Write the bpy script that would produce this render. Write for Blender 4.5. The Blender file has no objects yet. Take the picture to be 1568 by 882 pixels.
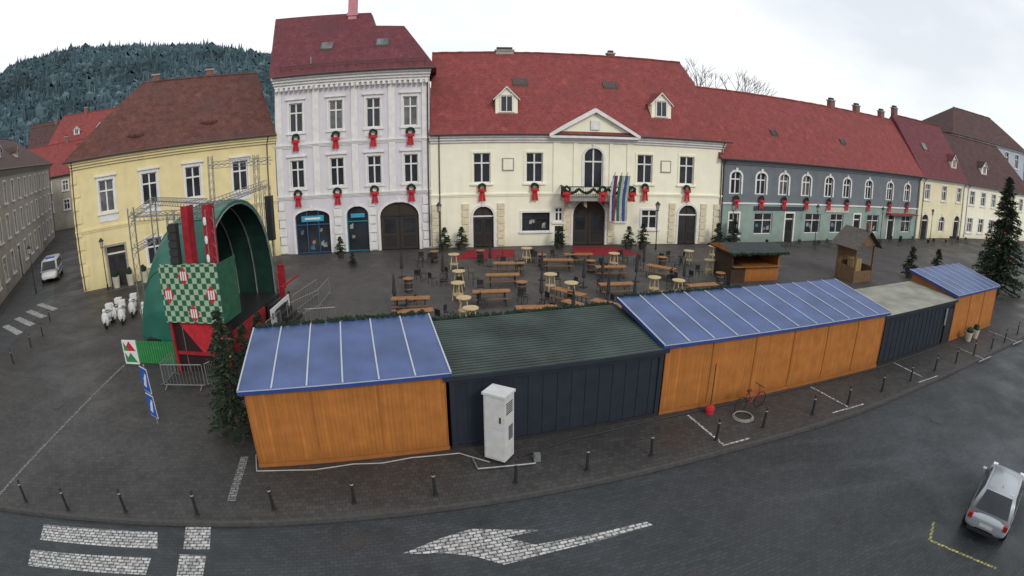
import bpy, math, random, bmesh
from mathutils import Vector, Matrix
random.seed(7)
C=bpy.context.collection
S=bpy.context.scene
# ------------------------------------------------------------ materials
MATS={}
def mat(name,col,rough=.8,var=.15,scale=3.0,bump=0.0,metal=0.0,kind=None,spec=.3,col2=None):
    if name in MATS: return MATS[name]
    m=bpy.data.materials.new(name); m.use_nodes=True; nt=m.node_tree; N=nt.nodes; L=nt.links
    b=N['Principled BSDF']; b.inputs['Roughness'].default_value=rough; b.inputs['Metallic'].default_value=metal
    b.inputs['Specular IOR Level'].default_value=spec
    tc=N.new('ShaderNodeTexCoord')
    nz=N.new('ShaderNodeTexNoise'); nz.inputs['Scale'].default_value=scale; nz.inputs['Detail'].default_value=6
    L.new(tc.outputs['Object'],nz.inputs['Vector'])
    def rng(src,a,b_,c,d):
        r=N.new('ShaderNodeMapRange'); r.inputs['From Min'].default_value=a; r.inputs['From Max'].default_value=b_; r.inputs['To Min'].default_value=c; r.inputs['To Max'].default_value=d
        L.new(src,r.inputs['Value']); return r.outputs[0]
    def noise(sc,det=8,mapsc=None,ro=.5,rot=0):
        n=N.new('ShaderNodeTexNoise'); n.inputs['Scale'].default_value=sc; n.inputs['Detail'].default_value=det; n.inputs['Roughness'].default_value=ro
        if mapsc:
            mp=N.new('ShaderNodeMapping'); mp.inputs['Scale'].default_value=mapsc; mp.inputs['Rotation'].default_value=(0,0,rot); L.new(tc.outputs['Object'],mp.inputs[0]); L.new(mp.outputs[0],n.inputs['Vector'])
        else: L.new(tc.outputs['Object'],n.inputs['Vector'])
        return n.outputs['Fac']
    def mixc(fac,a,c2):
        mx=N.new('ShaderNodeMix'); mx.data_type='RGBA'
        L.new(fac,mx.inputs['Factor']); L.new(a,mx.inputs['A']); mx.inputs['B'].default_value=(*c2,1)
        return mx.outputs['Result']
    def mulc(a,c):
        v=N.new('ShaderNodeVectorMath'); v.operation='MULTIPLY'; L.new(a,v.inputs[0]); L.new(c,v.inputs[1]); return v.outputs[0]
    def brick(vec,w,h,mo,c1,c2,c3):
        br=N.new('ShaderNodeTexBrick'); br.inputs['Scale'].default_value=1
        br.inputs['Brick Width'].default_value=w; br.inputs['Row Height'].default_value=h; br.inputs['Mortar Size'].default_value=mo
        for nme,cc in(('Color1',c1),('Color2',c2),('Mortar',c3)): br.inputs[nme].default_value=(cc,cc,cc,1)
        L.new(vec,br.inputs['Vector']); return br
    mul=N.new('ShaderNodeVectorMath'); mul.operation='SCALE'
    L.new(rng(nz.outputs['Fac'],.3,.7,1-var,1+var*.6),mul.inputs['Scale']); mul.inputs[0].default_value=col[:3]
    out=mul.outputs[0]
    sep=N.new('ShaderNodeSeparateXYZ'); L.new(tc.outputs['Object'],sep.inputs[0])
    height=None
    if kind=='tiles':
        cb=N.new('ShaderNodeCombineXYZ'); L.new(sep.outputs['X'],cb.inputs['X']); L.new(sep.outputs['Z'],cb.inputs['Y'])
        br=brick(cb.outputs[0],.22,.19,.022,.82,1.12,.68)
        out=mulc(out,br.outputs['Color'])
        out=mixc(rng(noise(.35),.48,.75,0,.6),out,col2 or (.09,.05,.045))
        out=mixc(rng(noise(1.6,6,(1,1,.35)),.58,.8,0,.35),out,tuple(min(1,c*1.7+.03) for c in col))
        height=br.outputs['Fac']
    elif kind=='stucco':
        out=mixc(rng(noise(1,8,(1.3,1.3,.12)),.52,.85,0,.26),out,tuple(c*.55 for c in col))
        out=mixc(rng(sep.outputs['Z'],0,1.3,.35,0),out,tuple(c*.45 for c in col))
        height=nz.outputs['Fac']
    elif kind=='planks':
        wv=N.new('ShaderNodeTexWave'); wv.wave_type='BANDS'; wv.bands_direction='X'; wv.wave_profile='SAW'; wv.inputs['Scale'].default_value=2.4
        L.new(tc.outputs['Object'],wv.inputs['Vector'])
        cr=N.new('ShaderNodeValToRGB'); cr.color_ramp.elements[0].color=(.6,.6,.6,1); cr.color_ramp.elements[1].position=.16; cr.color_ramp.elements[1].color=(1,1,1,1)
        L.new(wv.outputs['Fac'],cr.inputs[0]); out=mulc(out,cr.outputs[0])
        fl=N.new('ShaderNodeMath');fl.operation='FLOOR';ms=N.new('ShaderNodeMath');ms.operation='MULTIPLY';ms.inputs[1].default_value=7.64;L.new(sep.outputs['X'],ms.inputs[0]);L.new(ms.outputs[0],fl.inputs[0])
        wn=N.new('ShaderNodeTexWhiteNoise');wn.noise_dimensions='1D';L.new(fl.outputs[0],wn.inputs['W'])
        out=mixc(rng(wn.outputs['Value'],0,1,0,.4),out,tuple(c*.6 for c in col))
        out=mixc(rng(noise(2,5,(6,6,.3)),.45,.75,0,.6),out,tuple(c*.55 for c in col))
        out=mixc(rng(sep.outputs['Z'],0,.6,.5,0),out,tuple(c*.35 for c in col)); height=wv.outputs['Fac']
    elif kind in('pave','cobble','asphalt'):
        out=mixc(rng(noise(.12,9,None,.65),.38,.66,0,1),out,col2)
        out=mixc(rng(noise(.55,9,None,.7),.56,.72,0,.55),out,tuple(c*.45 for c in col))
        out=mixc(rng(noise(1,8,(.12,1.1,1),.6,math.radians(-17)),.52,.75,0,.5),out,tuple(c*1.5 for c in col2))
        if kind!='asphalt':
            mp=N.new('ShaderNodeMapping'); mp.inputs['Rotation'].default_value=(0,0,math.radians(-16)); L.new(tc.outputs['Object'],mp.inputs[0])
            w,h=(.22,.13) if kind=='cobble' else (.20,.20)
            br=brick(mp.outputs[0],w,h,.012,.8,1.2,.65); out=mulc(out,br.outputs['Color'])
        L.new(rng(noise(.3,7,None,.6),.38,.62,rough-.2,rough+.12),b.inputs['Roughness'])
        height=nz.outputs['Fac']
    elif kind=='paint':
        mp=N.new('ShaderNodeMapping'); mp.inputs['Rotation'].default_value=(0,0,math.radians(-16)); L.new(tc.outputs['Object'],mp.inputs[0])
        br=brick(mp.outputs[0],.22,.13,.02,0,.14,.3)
        ad=N.new('ShaderNodeMath'); ad.operation='ADD'; L.new(noise(7,8,None,.7),ad.inputs[0]); L.new(br.outputs['Color'],ad.inputs[1])
        out=mixc(rng(ad.outputs[0],.5,.8,0,.95),out,(.04,.04,.042))
    elif kind=='checker':
        ck=N.new('ShaderNodeTexChecker'); ck.inputs['Scale'].default_value=4; ck.inputs['Color1'].default_value=(.012,.10,.045,1); ck.inputs['Color2'].default_value=(.30,.36,.28,1)
        mp=N.new('ShaderNodeMapping'); mp.inputs['Location'].default_value=(0,.013,0); L.new(tc.outputs['Object'],mp.inputs[0]); L.new(mp.outputs[0],ck.inputs['Vector']); out=ck.outputs['Color']
    L.new(out,b.inputs['Base Color'])
    if bump>0:
        bp=N.new('ShaderNodeBump'); bp.inputs['Strength'].default_value=bump; bp.inputs['Distance'].default_value=.03
        L.new(height if height is not None else nz.outputs['Fac'],bp.inputs['Height']); L.new(bp.outputs[0],b.inputs['Normal'])
    MATS[name]=m
    return m
white=mat('white_plaster_trim',(.66,.65,.64),.8,.12,2)
frame=mat('window_frame_white',(.66,.65,.64),.6,.08,4)
glass=mat('window_glass',(.028,.032,.04),.12,.5,.6,spec=.4)
curt=mat('window_curtain_glass',(.12,.125,.13),.2,.6,1.2,spec=.4)
dark=mat('dark_metal',(.02,.02,.022),.45,.2,8,spec=.4)
steel=mat('galvanised_steel',(.28,.29,.30),.45,.2,6,metal=.6)
red=mat('red_cloth',(.42,.02,.03),.75,.25,5)
wreathm=mat('wreath_green',(.014,.032,.018),.9,.5,20,bump=.4)
gutter=mat('copper_gutter',(.07,.05,.045),.5,.2,5)
stone=mat('grey_stone',(.28,.27,.25),.85,.2,4,bump=.2)
wooddoor=mat('dark_wood_door',(.04,.03,.024),.6,.3,9)
# ------------------------------------------------------------ mesh builder
class MB:
    def __init__(s): s.v=[];s.f=[];s.m=[];s.ms=[]
    def mi(s,m):
        if m not in s.ms: s.ms.append(m)
        return s.ms.index(m)
    def poly(s,pts,m):
        i=len(s.v); s.v+= [tuple(p) for p in pts]; s.f.append(tuple(range(i,i+len(pts)))); s.m.append(s.mi(m))
    def box(s,x0,x1,y0,y1,z0,z1,m):
        i=len(s.v); s.v+=[(x0,y0,z0),(x1,y0,z0),(x1,y1,z0),(x0,y1,z0),(x0,y0,z1),(x1,y0,z1),(x1,y1,z1),(x0,y1,z1)]
        for q in ((0,3,2,1),(4,5,6,7),(0,1,5,4),(1,2,6,5),(2,3,7,6),(3,0,4,7)):
            s.f.append(tuple(i+k for k in q)); s.m.append(s.mi(m))
    def cyl(s,a,b,r0,r1,m,n=8,cap=True):
        a=Vector(a);b=Vector(b);d=(b-a)
        if d.length<1e-6:return
        d.normalize(); u=d.orthogonal().normalized(); w=d.cross(u); i=len(s.v)
        for p,r in((a,r0),(b,r1)):
            for k in range(n):
                t=2*math.pi*k/n; s.v.append(tuple(p+u*(r*math.cos(t))+w*(r*math.sin(t))))
        for k in range(n):
            k2=(k+1)%n; s.f.append((i+k,i+k2,i+n+k2,i+n+k)); s.m.append(s.mi(m))
        if cap:
            s.f.append(tuple(i+k for k in reversed(range(n)))); s.m.append(s.mi(m))
            s.f.append(tuple(i+n+k for k in range(n))); s.m.append(s.mi(m))
    def tube(s,pts,r,m,n=6):
        for a,b in zip(pts[:-1],pts[1:]): s.cyl(a,b,r,r,m,n)
    def prism(s,pts,y0,y1,m):
        s.poly([(x,y0,z) for x,z in pts],m); s.poly([(x,y1,z) for x,z in reversed(pts)],m)
        n=len(pts)
        for k in range(n):
            a=pts[k];b=pts[(k+1)%n]; s.poly([(a[0],y0,a[1]),(a[0],y1,a[1]),(b[0],y1,b[1]),(b[0],y0,b[1])],m)
    def slab(s,pts,z0,z1,m):
        s.poly([(x,y,z1) for x,y in pts],m); s.poly([(x,y,z0) for x,y in reversed(pts)],m)
        n=len(pts)
        for k in range(n):
            a=pts[k];b=pts[(k+1)%n]; s.poly([(a[0],a[1],z0),(b[0],b[1],z0),(b[0],b[1],z1),(a[0],a[1],z1)],m)
    def ball(s,c,r,m,n=8,k=5,sq=(1,1,1),jit=0):
        i=len(s.v); c=Vector(c)
        for a in range(k+1):
            t=math.pi*a/k
            for b in range(n):
                p=2*math.pi*b/n; j=1+random.uniform(-jit,jit)
                s.v.append((c.x+r*sq[0]*j*math.sin(t)*math.cos(p),c.y+r*sq[1]*j*math.sin(t)*math.sin(p),c.z+r*sq[2]*j*math.cos(t)))
        for a in range(k):
            for b in range(n):
                b2=(b+1)%n; s.f.append((i+a*n+b,i+(a+1)*n+b,i+(a+1)*n+b2,i+a*n+b2)); s.m.append(s.mi(m))
    def torus(s,c,R,r,m,axis='y',n=14,k=6,jit=0):
        i=len(s.v)
        for a in range(n):
            t=2*math.pi*a/n
            for b in range(k):
                p=2*math.pi*b/k; rr=r*(1+random.uniform(-jit,jit)); q=R+rr*math.cos(p); h=rr*math.sin(p)
                if axis=='y': s.v.append((c[0]+q*math.cos(t),c[1]+h,c[2]+q*math.sin(t)))
                elif axis=='x': s.v.append((c[0]+h,c[1]+q*math.cos(t),c[2]+q*math.sin(t)))
                else: s.v.append((c[0]+q*math.cos(t),c[1]+q*math.sin(t),c[2]+h))
        for a in range(n):
            for b in range(k):
                a2=(a+1)%n;b2=(b+1)%k; s.f.append((i+a*k+b,i+a2*k+b,i+a2*k+b2,i+a*k+b2)); s.m.append(s.mi(m))
    def mesh(s,name,smooth=False):
        me=bpy.data.meshes.new(name); me.from_pydata(s.v,[],s.f)
        for m in s.ms: me.materials.append(m)
        me.polygons.foreach_set('material_index',s.m)
        if smooth: me.polygons.foreach_set('use_smooth',[True]*len(s.f))
        me.update(); return me
    def build(s,name,parent=None,loc=(0,0,0),rz=0,smooth=False):
        o=bpy.data.objects.new(name,s.mesh(name,smooth)); C.objects.link(o)
        o.location=loc; o.rotation_euler=(0,0,rz)
        if parent: o.parent=parent
        return o
def empty(name,loc=(0,0,0),rz=0):
    o=bpy.data.objects.new(name,None); C.objects.link(o); o.location=loc; o.rotation_euler=(0,0,rz); o.empty_display_size=.5; return o
def inst(me,name,loc,rz=0,sc=1):
    o=bpy.data.objects.new(name,me); C.objects.link(o); o.location=loc; o.rotation_euler=(0,0,rz); o.scale=(sc,)*3; return o
# ------------------------------------------------------------ building helpers
SHOPC=[mat('display_a',(.25,.2,.15),.6,.6,3),mat('display_b',(.08,.16,.22),.6,.6,3),mat('display_c',(.3,.3,.28),.6,.6,3)]
def facade(root,L,H,ops,wall,depth=12,d=.22,z_split=None,wall2=None,name='walls'):
    W=MB();G_=MB();T=MB()
    xs={0,L};zs={0,H}
    if z_split: zs.add(z_split)
    for o in ops:
        xs|={o['s']-o['w']/2,o['s']+o['w']/2}; zs|={o['z0'],o['z1']}
    xs=sorted(xs);zs=sorted(zs)
    for i in range(len(xs)-1):
        for j in range(len(zs)-1):
            cx=(xs[i]+xs[i+1])/2;cz=(zs[j]+zs[j+1])/2
            if any(abs(cx-o['s'])<o['w']/2 and o['z0']<cz<o['z1'] for o in ops): continue
            m=wall2 if (z_split and cz<z_split) else wall
            W.poly([(xs[i],0,zs[j]),(xs[i+1],0,zs[j]),(xs[i+1],0,zs[j+1]),(xs[i],0,zs[j+1])],m)
    for o in ops:
        s0=o['s']-o['w']/2;s1=o['s']+o['w']/2;z0=o['z0'];z1=o['z1'];k=o.get('kind','win')
        wm=wall2 if (z_split and z1<=z_split+.01) else wall
        g=curt if (k=='win' and random.random()<.14) else glass
        if k=='gate': g=wooddoor
        W.poly([(s0,0,z0),(s0,d,z0),(s0,d,z1),(s0,0,z1)],wm);W.poly([(s1,0,z0),(s1,0,z1),(s1,d,z1),(s1,d,z0)],wm)
        W.poly([(s0,0,z0),(s1,0,z0),(s1,d,z0),(s0,d,z0)],wm)
        ar=o.get('arch',0)
        G_.poly([(s0,d,z0),(s1,d,z0),(s1,d,z1),(s0,d,z1)],g)
        tm=o.get('trim',white)
        if ar:
            n=12;w=o['w']/2;pts=[]
            for q in range(n+1):
                t=math.pi*q/n; pts.append((o['s']-w*math.cos(t),z1-ar+ar*math.sin(t)))
            for q in range(n):
                a=pts[q];b=pts[q+1]
                W.poly([(a[0],0,a[1]),(b[0],0,b[1]),(b[0],0,z1),(a[0],0,z1)],wm)
                W.poly([(a[0],0,a[1]),(a[0],d,a[1]),(b[0],d,b[1]),(b[0],0,b[1])],wm)
            if o.get('sur',1):
                sw=.2
                def out(p,e):
                    t=math.atan2((p[1]-(z1-ar))/ar,(p[0]-o['s'])/w); return (o['s']+(w+e)*math.cos(t),z1-ar+(ar+e)*math.sin(t))
                for q in range(n):
                    A=out(pts[q],.0);B=out(pts[q+1],.0);A2=out(pts[q],sw);B2=out(pts[q+1],sw)
                    T.poly([(A[0],-.06,A[1]),(B[0],-.06,B[1]),(B2[0],-.06,B2[1]),(A2[0],-.06,A2[1])],tm)
                    T.poly([(A2[0],-.06,A2[1]),(B2[0],-.06,B2[1]),(B2[0],0,B2[1]),(A2[0],0,A2[1])],tm)
                for x0,x1 in((s0-sw,s0),(s1,s1+sw)): T.box(x0,x1,-.06,.0,z0,z1-ar,tm)
                T.box(o['s']-.14,o['s']+.14,-.12,-.061,z1-.02,z1+.38,tm)
        else:
            W.poly([(s0,0,z1),(s0,d,z1),(s1,d,z1),(s1,0,z1)],wm)
        fm=o.get('fm',frame)
        if k in('win','shop'):
            b=.09 if k=='win' else .07
            y0,y1=d-.09,d-.01
            G_.box(s0,s0+b,y0,y1,z0,z1,fm);G_.box(s1-b,s1,y0,y1,z0,z1,fm)
            G_.box(s0+b,s1-b,y0,y1,z0,z0+b,fm);G_.box(s0+b,s1-b,y0,y1,z1-b,z1,fm)
            zt=z0+(z1-z0)*.66
            if k=='win':
                G_.box(o['s']-.06,o['s']+.06,y0,y1,z0+b,z1-b,fm)
                G_.box(s0+b,s1-b,y0-.01,y1-.01,zt-.06,zt+.06,fm)
            else:
                G_.box(s0+b,s1-b,y0-.01,y1-.01,zt-.04,zt+.04,fm)
                nn=max(1,int(o['w']/1.0))
                for q in range(1,nn): x=s0+o['w']*q/nn; G_.box(x-.04,x+.04,y0,y1,z0+b,z1-b,fm)
                for q in range(nn*2):
                    x=random.uniform(s0+.2,s1-.5);zz=random.uniform(z0+.15,z0+(z1-z0)*.5);G_.poly([(x,d-.006-.001*q,zz),(x+random.uniform(.2,.4),d-.006-.001*q,zz),(x+.3,d-.006-.001*q,zz+random.uniform(.2,.5)),(x,d-.006-.001*q,zz+.3)],random.choice(SHOPC))
        elif k=='gate':
            G_.box(o['s']-.04,o['s']+.04,d-.05,d-.005,z0,z1,dark)
            zt=z1-(ar or .6); G_.box(s0,s1,d-.08,d-.006,zt-.06,zt+.06,fm if o['w']<2.5 else dark)
            for q in(-1,1):
                cx=o['s']+q*o['w']/4
                G_.box(cx-o['w']*.15,cx+o['w']*.15,d-.04,d-.007,z0+.3,z0+(zt-z0)*.42,dark); G_.box(cx-o['w']*.15,cx+o['w']*.15,d-.04,d-.007,z0+(zt-z0)*.5,zt-.25,glass)
        if o.get('sur',1) and not ar:
            e=.17
            T.box(s0-e,s0,-.06,0,z0-.05,z1,tm);T.box(s1,s1+e,-.06,0,z0-.05,z1,tm);T.box(s0-e,s1+e,-.06,0,z1,z1+e,tm)
            T.box(s0-e-.08,s1+e+.08,-.16,0,z0-.19,z0-.05,tm)
            if o.get('head'): T.box(s0-e-.12,s1+e+.12,-.22,0,z1+e+.12,z1+e+.26,tm);T.box(s0-e,s1+e,-.08,0,z1+e,z1+e+.12,tm)
            if o.get('apron'): T.box(s0-e,s1+e,-.05,0,z0-.75,z0-.19,tm)
    W.poly([(0,0,0),(0,0,H),(0,depth,H),(0,depth,0)],wall);W.poly([(L,0,0),(L,depth,0),(L,depth,H),(L,0,H)],wall);W.poly([(0,depth,0),(0,depth,H),(L,depth,H),(L,depth,0)],wall)
    W.build(name,root);G_.build('windows_and_doors',root);T.build('trim',root)
def roof(root,L,He,D,Hr,hl,hr,m,ov=.5,xl=None,xr=None,name='roof'):
    R=MB();x0=-ov if xl is None else xl;x1=L+ov if xr is None else xr;y0=-ov;y1=D+ov;ym=D/2
    a=(hl if hl else x0);b=(L-hr if hr else x1)
    A,B,C_,D_=(x0,y0,He),(x1,y0,He),(x1,y1,He),(x0,y1,He);P,Q=(a,ym,Hr),(b,ym,Hr)
    R.poly([A,B,Q,P],m);R.poly([C_,D_,P,Q],m);R.poly([D_,A,P],m);R.poly([B,C_,Q],m);R.poly([D_,C_,B,A],gutter)
    n=max(2,int((b-a)/.45))
    pr=[(a+(b-a)*i/n,ym,Hr+.02*random.uniform(-1,1)) for i in range(n+1)]
    R.tube(pr,.12,m,6)
    R.build(name,root)
    g=MB();g.tube([(x0,y0-.05,He-.03),(x1,y0-.05,He-.03)],.09,gutter,6)
    for x in(x0+ov+.15,x1-ov-.15): g.tube([(x,y0,He-.1),(x,-.1,He-.7),(x,-.1,.1)],.05,gutter,6)
    g.build('gutter',root)
def slope(He,Hr,D,ov=.5):
    return lambda y: He+(Hr-He)*(y+ov)/(D/2+ov)
def cornice(root,L,z,m,h=.5,out=.4,n=3,x0=0,name='cornice'):
    c=MB()
    for i in range(n):
        c.box(x0-.05*i,L+.05*i,-out*(i+1)/n,0,z+h*i/n,z+h*(i+1)/n,m)
    c.build(name,root)
def wreath(mb,s,z,r=.32,rib=1.0,y=-.12):
    mb.torus((s,y,z),r*.85,.11,wreathm,'y',12,5,.35)
    mb.ball((s,y-.12,z-r+.02),.22,red,7,4,(1.3,.6,.9))
    for q in(-1,1):
        mb.poly([(s,y-.1,z-r),(s+q*.18,y-.1,z-r),(s+q*.3,y-.06,z-r-rib*.9),(s+q*.02,y-.06,z-r-rib*.85)],red)
        mb.poly([(s,y-.12,z-r+.05),(s+q*.34,y-.12,z-r+.24),(s+q*.36,y-.12,z-r-.1)],red)
def ang(A,B): return math.atan2(B[1]-A[1],B[0]-A[0])
def chimney(root,s,y,z0,z1,w=.7,m=None,name='chimney'):
    c=MB();m=m or mat('chimney_brick',(.20,.1,.085),.9,.3,6);c.box(s-w/2,s+w/2,y-.35,y+.35,z0,z1,m);c.box(s-w/2-.08,s+w/2+.08,y-.43,y+.43,z1,z1+.15,stone)
    c.box(s-w/2+.1,s+w/2-.1,y-.25,y+.25,z1+.15,z1+.4,dark);c.build(name,root)
def skylight(root,s,y,zf,w=.8,l=.9,m=None):
    c=MB();k=(zf(y+.1)-zf(y))/.1
    z=zf(y);c.poly([(s-w/2,y,z+.12),(s+w/2,y,z+.12),(s+w/2,y+l*.6,z+.12+k*l*.6),(s-w/2,y+l*.6,z+.12+k*l*.6)],m or glass)
    c.poly([(s-w/2-.08,y-.06,z-.1),(s+w/2+.08,y-.06,z-.1),(s+w/2+.08,y-.06,z+.13),(s-w/2-.08,y-.06,z+.13)],gutter)
    for q in(-1,1):
        x=s+q*(w/2+.04); c.poly([(x-.05,y-.05,z+.14),(x+.05,y-.05,z+.14),(x+.05,y+l*.6,z+.14+k*l*.6),(x-.05,y+l*.6,z+.14+k*l*.6)],gutter)
        c.poly([(x,y-.05,z+.12),(x,y+l*.6,z+.12+k*l*.6),(x,y+l*.6,z-.1+k*l*.6),(x,y-.05,z-.1)],gutter)
    c.build('skylight',root)
def dormer(root,s,y,zf,w=1.5,h=1.9,rm=None,wm=None):
    c=MB();z=zf(y)-.1;y1=y+3.2;wm=wm or white
    c.box(s-w/2,s+w/2,y,y1,z,z+h*.62,wm)
    c.prism([(s-w/2,z+h*.62),(s+w/2,z+h*.62),(s,z+h)],y,y1,wm)
    c.box(s-w*.27,s+w*.27,y-.03,y-.002,z+.3,z+h*.66,glass)
    for a,b_ in((s-w*.3,s-w*.24),(s+w*.24,s+w*.3),(s-.03,s+.03)): c.box(a,b_,y-.07,y-.031,z+.25,z+h*.7,frame)
    c.box(s-w*.3,s+w*.3,y-.07,y-.031,z+h*.7,z+h*.74,frame);c.box(s-w*.36,s+w*.36,y-.1,y-.002,z+.18,z+.25,frame)
    for q in(-1,1):
        c.poly([(s,y-.2,z+h+.08),(s,y1,z+h+.08),(s+q*(w/2+.2),y1,z+h*.55),(s+q*(w/2+.2),y-.2,z+h*.55)],rm)
        c.poly([(s,y-.2,z+h+.08),(s+q*(w/2+.2),y-.2,z+h*.55),(s+q*(w/2+.2),y-.2,z+h*.55-.1),(s,y-.2,z+h-.05)],frame)
    c.build('dormer',root)
T_RED=mat('clay_tiles_red',(.225,.05,.047),.8,.2,1.4,kind='tiles',bump=.25,col2=(.14,.042,.04))
T_WINE=mat('clay_tiles_wine',(.14,.037,.045),.8,.2,1.4,kind='tiles',bump=.25,col2=(.085,.03,.037))
T_BRN=mat('clay_tiles_brown',(.12,.048,.04),.85,.3,1.4,kind='tiles',bump=.25,col2=(.06,.04,.036))
T_DRK=mat('clay_tiles_dark',(.085,.045,.042),.85,.3,1.4,kind='tiles',bump=.25,col2=(.05,.04,.038))
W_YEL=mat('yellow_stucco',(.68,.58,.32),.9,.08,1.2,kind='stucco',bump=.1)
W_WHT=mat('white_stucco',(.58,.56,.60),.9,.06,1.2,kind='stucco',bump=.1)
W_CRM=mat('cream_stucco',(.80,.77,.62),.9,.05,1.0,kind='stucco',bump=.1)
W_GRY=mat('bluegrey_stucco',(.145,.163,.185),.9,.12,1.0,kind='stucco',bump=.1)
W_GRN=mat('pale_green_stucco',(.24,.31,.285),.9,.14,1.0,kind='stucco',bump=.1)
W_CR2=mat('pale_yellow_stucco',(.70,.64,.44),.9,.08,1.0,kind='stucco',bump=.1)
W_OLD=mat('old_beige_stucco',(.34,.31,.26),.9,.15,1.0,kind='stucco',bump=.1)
# ---- F0 left street building
A=(-36,21.9);B=(-69.3,63.3);L=53
r0=empty('beige_townhouse',(*A,0),ang(A,B))
ops=[]
for i in range(13):
    s=3+i*3.9
    ops+= [dict(s=s,w=1.2,z0=7.9,z1=9.9),dict(s=s,w=1.2,z0=4.6,z1=6.7)]
    ops.append(dict(s=s,w=1.3,z0=(0 if i%4==1 else 1.2),z1=3.2,kind=('gate' if i%4==1 else 'win')))
facade(r0,L,10.9,ops,W_OLD,11);cornice(r0,L,10.5,stone,.5,.5);roof(r0,L,11.1,11,15.6,0,4,T_DRK,.6)
zf=slope(11.1,15.6,11)
for s in(12,22,32): dormer(r0,s,1.2,zf,1.2,1.4,T_DRK,W_OLD)
# ---- F1 yellow
A=(-34.1,33.7);B=(-20.05,45.35);L=18.25
r1=empty('yellow_corner_house',(*A,0),ang(A,B))
ops=[]
for s in(3.1,6.95,10.8,15.0):
    ops.append(dict(s=s,w=1.35,z0=6.0,z1=8.55,head=1,apron=1))
ops.append(dict(s=3.4,w=1.6,z0=0,z1=3.2,kind='gate',trim=stone))
for s in(6.9,10.8,15.0): ops.append(dict(s=s,w=1.4,z0=1.1,z1=3.3))
facade(r1,L,10.1,ops,W_YEL,12);cornice(r1,L,9.75,W_YEL,.65,.5);cornice(r1,L,4.6,W_YEL,.3,.12,2,name='string_course')
roof(r1,L,10.45,12,16.6,6.8,0,T_BRN,.6,xr=L)
zf=slope(10.45,16.6,12)
chimney(r1,8.2,6.6,15.5,17.2);chimney(r1,13.5,6.4,15.5,17.2)
c=MB()
for s,y in((12.6,1.2),(6,.8)):
    c.ball((s,y,zf(y)+.05),.5,T_BRN,10,6,(1.6,.8,.7))
c.build('roof_vents',r1)
q=MB()
for i in range(9): q.box(-.02,.75 if i%2 else .5,-.08,0,.2+i*1.05,.95+i*1.05,W_YEL)
q.build('quoins',r1)
# ---- F2 white
A=(-20,45.4);B=(-6.8,47.2);L=13.3
r2=empty('white_townhouse',(*A,0),ang(A,B))
ops=[]
for s in(1.9,5.4,8.6,11.7):
    ops+= [dict(s=s,w=1.2,z0=10.5,z1=13.0,head=1,apron=1),dict(s=s,w=1.2,z0=5.7,z1=8.1,head=1,apron=1)]
ops+= [dict(s=3.0,w=3.1,z0=0,z1=3.75,arch=.6,kind='shop',fm=mat('blue_shop_frame',(.03,.09,.18),.5)),dict(s=7.0,w=1.9,z0=0,z1=3.9,arch=.8,kind='shop',fm=mat('teal_shop_frame',(.02,.2,.28),.5)),dict(s=10.6,w=3.3,z0=0,z1=4.1,arch=1.2,kind='gate',sur=1)]
facade(r2,L,14.6,ops,W_WHT,12)
cornice(r2,L,14.4,white,.9,.7,4);cornice(r2,L,4.75,white,.35,.2,3,name='string_course');cornice(r2,L,9.15,white,.35,.2,3,name='upper_string_course')
t=MB()
for s in(.35,3.65,7.0,10.15,12.95):
    t.box(s-.28,s+.28,-.1,0,5.1,9.15,white);t.box(s-.28,s+.28,-.1,0,9.5,14.4,white)
for s in(.3,5.3,8.3,12.9):
    for i in range(6): t.box(s-.35+(.08 if i%2 else 0),s+.35-(.08 if i%2 else 0),-.12,0,.1+i*.75,.75+i*.75,white)
for i in range(30): t.box(.2+i*.44,.42+i*.44,-.5,-.18,14.1,14.38,white)
t.build('pilasters_and_dentils',r2)
t=MB();t.box(2.0,4.0,.1,.15,2.75,3.25,mat('shop_sign_blue',(.05,.3,.45),.4));t.box(6.4,7.6,.1,.15,2.9,3.25,mat('shop_sign_blue',(.05,.3,.45),.4));t.box(2.3,3.7,.09,.099,2.92,3.08,frame);t.build('shop_signs',r2)
w=MB()
for s in(1.9,5.4,8.6,11.7): wreath(w,s,10.0,.34,.9,-.25);wreath(w,s,5.25,.34,.9,-.25)
w.build('wreaths_with_ribbons',r2)
R=MB()
def rp(s,z): return (s,-.7+(z-15.3)/6.6*6.2,z)
def rb(s,z): return (s,12.7-(z-15.3)/6.6*6.2,z)
fr=[(-.3,15.3),(13.9,15.3),(12.5,17.5),(11.0,19.8),(8.3,20.0),(7.8,21.6),(-1.6,21.9)]
R.poly([rp(*p) for p in fr],T_WINE);R.poly([rb(*p) for p in reversed(fr)],T_WINE)
for i in range(len(fr)):
    a=fr[i];b=fr[(i+1)%len(fr)]
    R.poly([rp(*b),rp(*a),rb(*a),rb(*b)],T_WINE if i not in(6,) else W_WHT)
R.build('roof',r2)
zf=lambda y:15.3+(y+.7)/6.2*6.6
skylight(r2,4.3,1.5,zf,1.0,1.1,curt);skylight(r2,9.2,1.5,zf,1.0,1.1,curt)
c=MB();pk=mat('pink_chimney_plaster',(.5,.22,.25),.85,.15,3);c.box(5.7,6.5,4.6,5.4,20.5,26,pk);c.box(5.6,6.6,4.5,5.5,21.3,21.6,pk);c.build('tall_chimney',r2)
c=MB();c.tube([(3.2,.2,zf(.2)+.1),(3.2,.2,zf(.2)+.7)],.05,steel);
for i in range(14): c.box(.6+i*.95,.66+i*.95,-.35,-.3,15.8,16.2,gutter)
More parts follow.
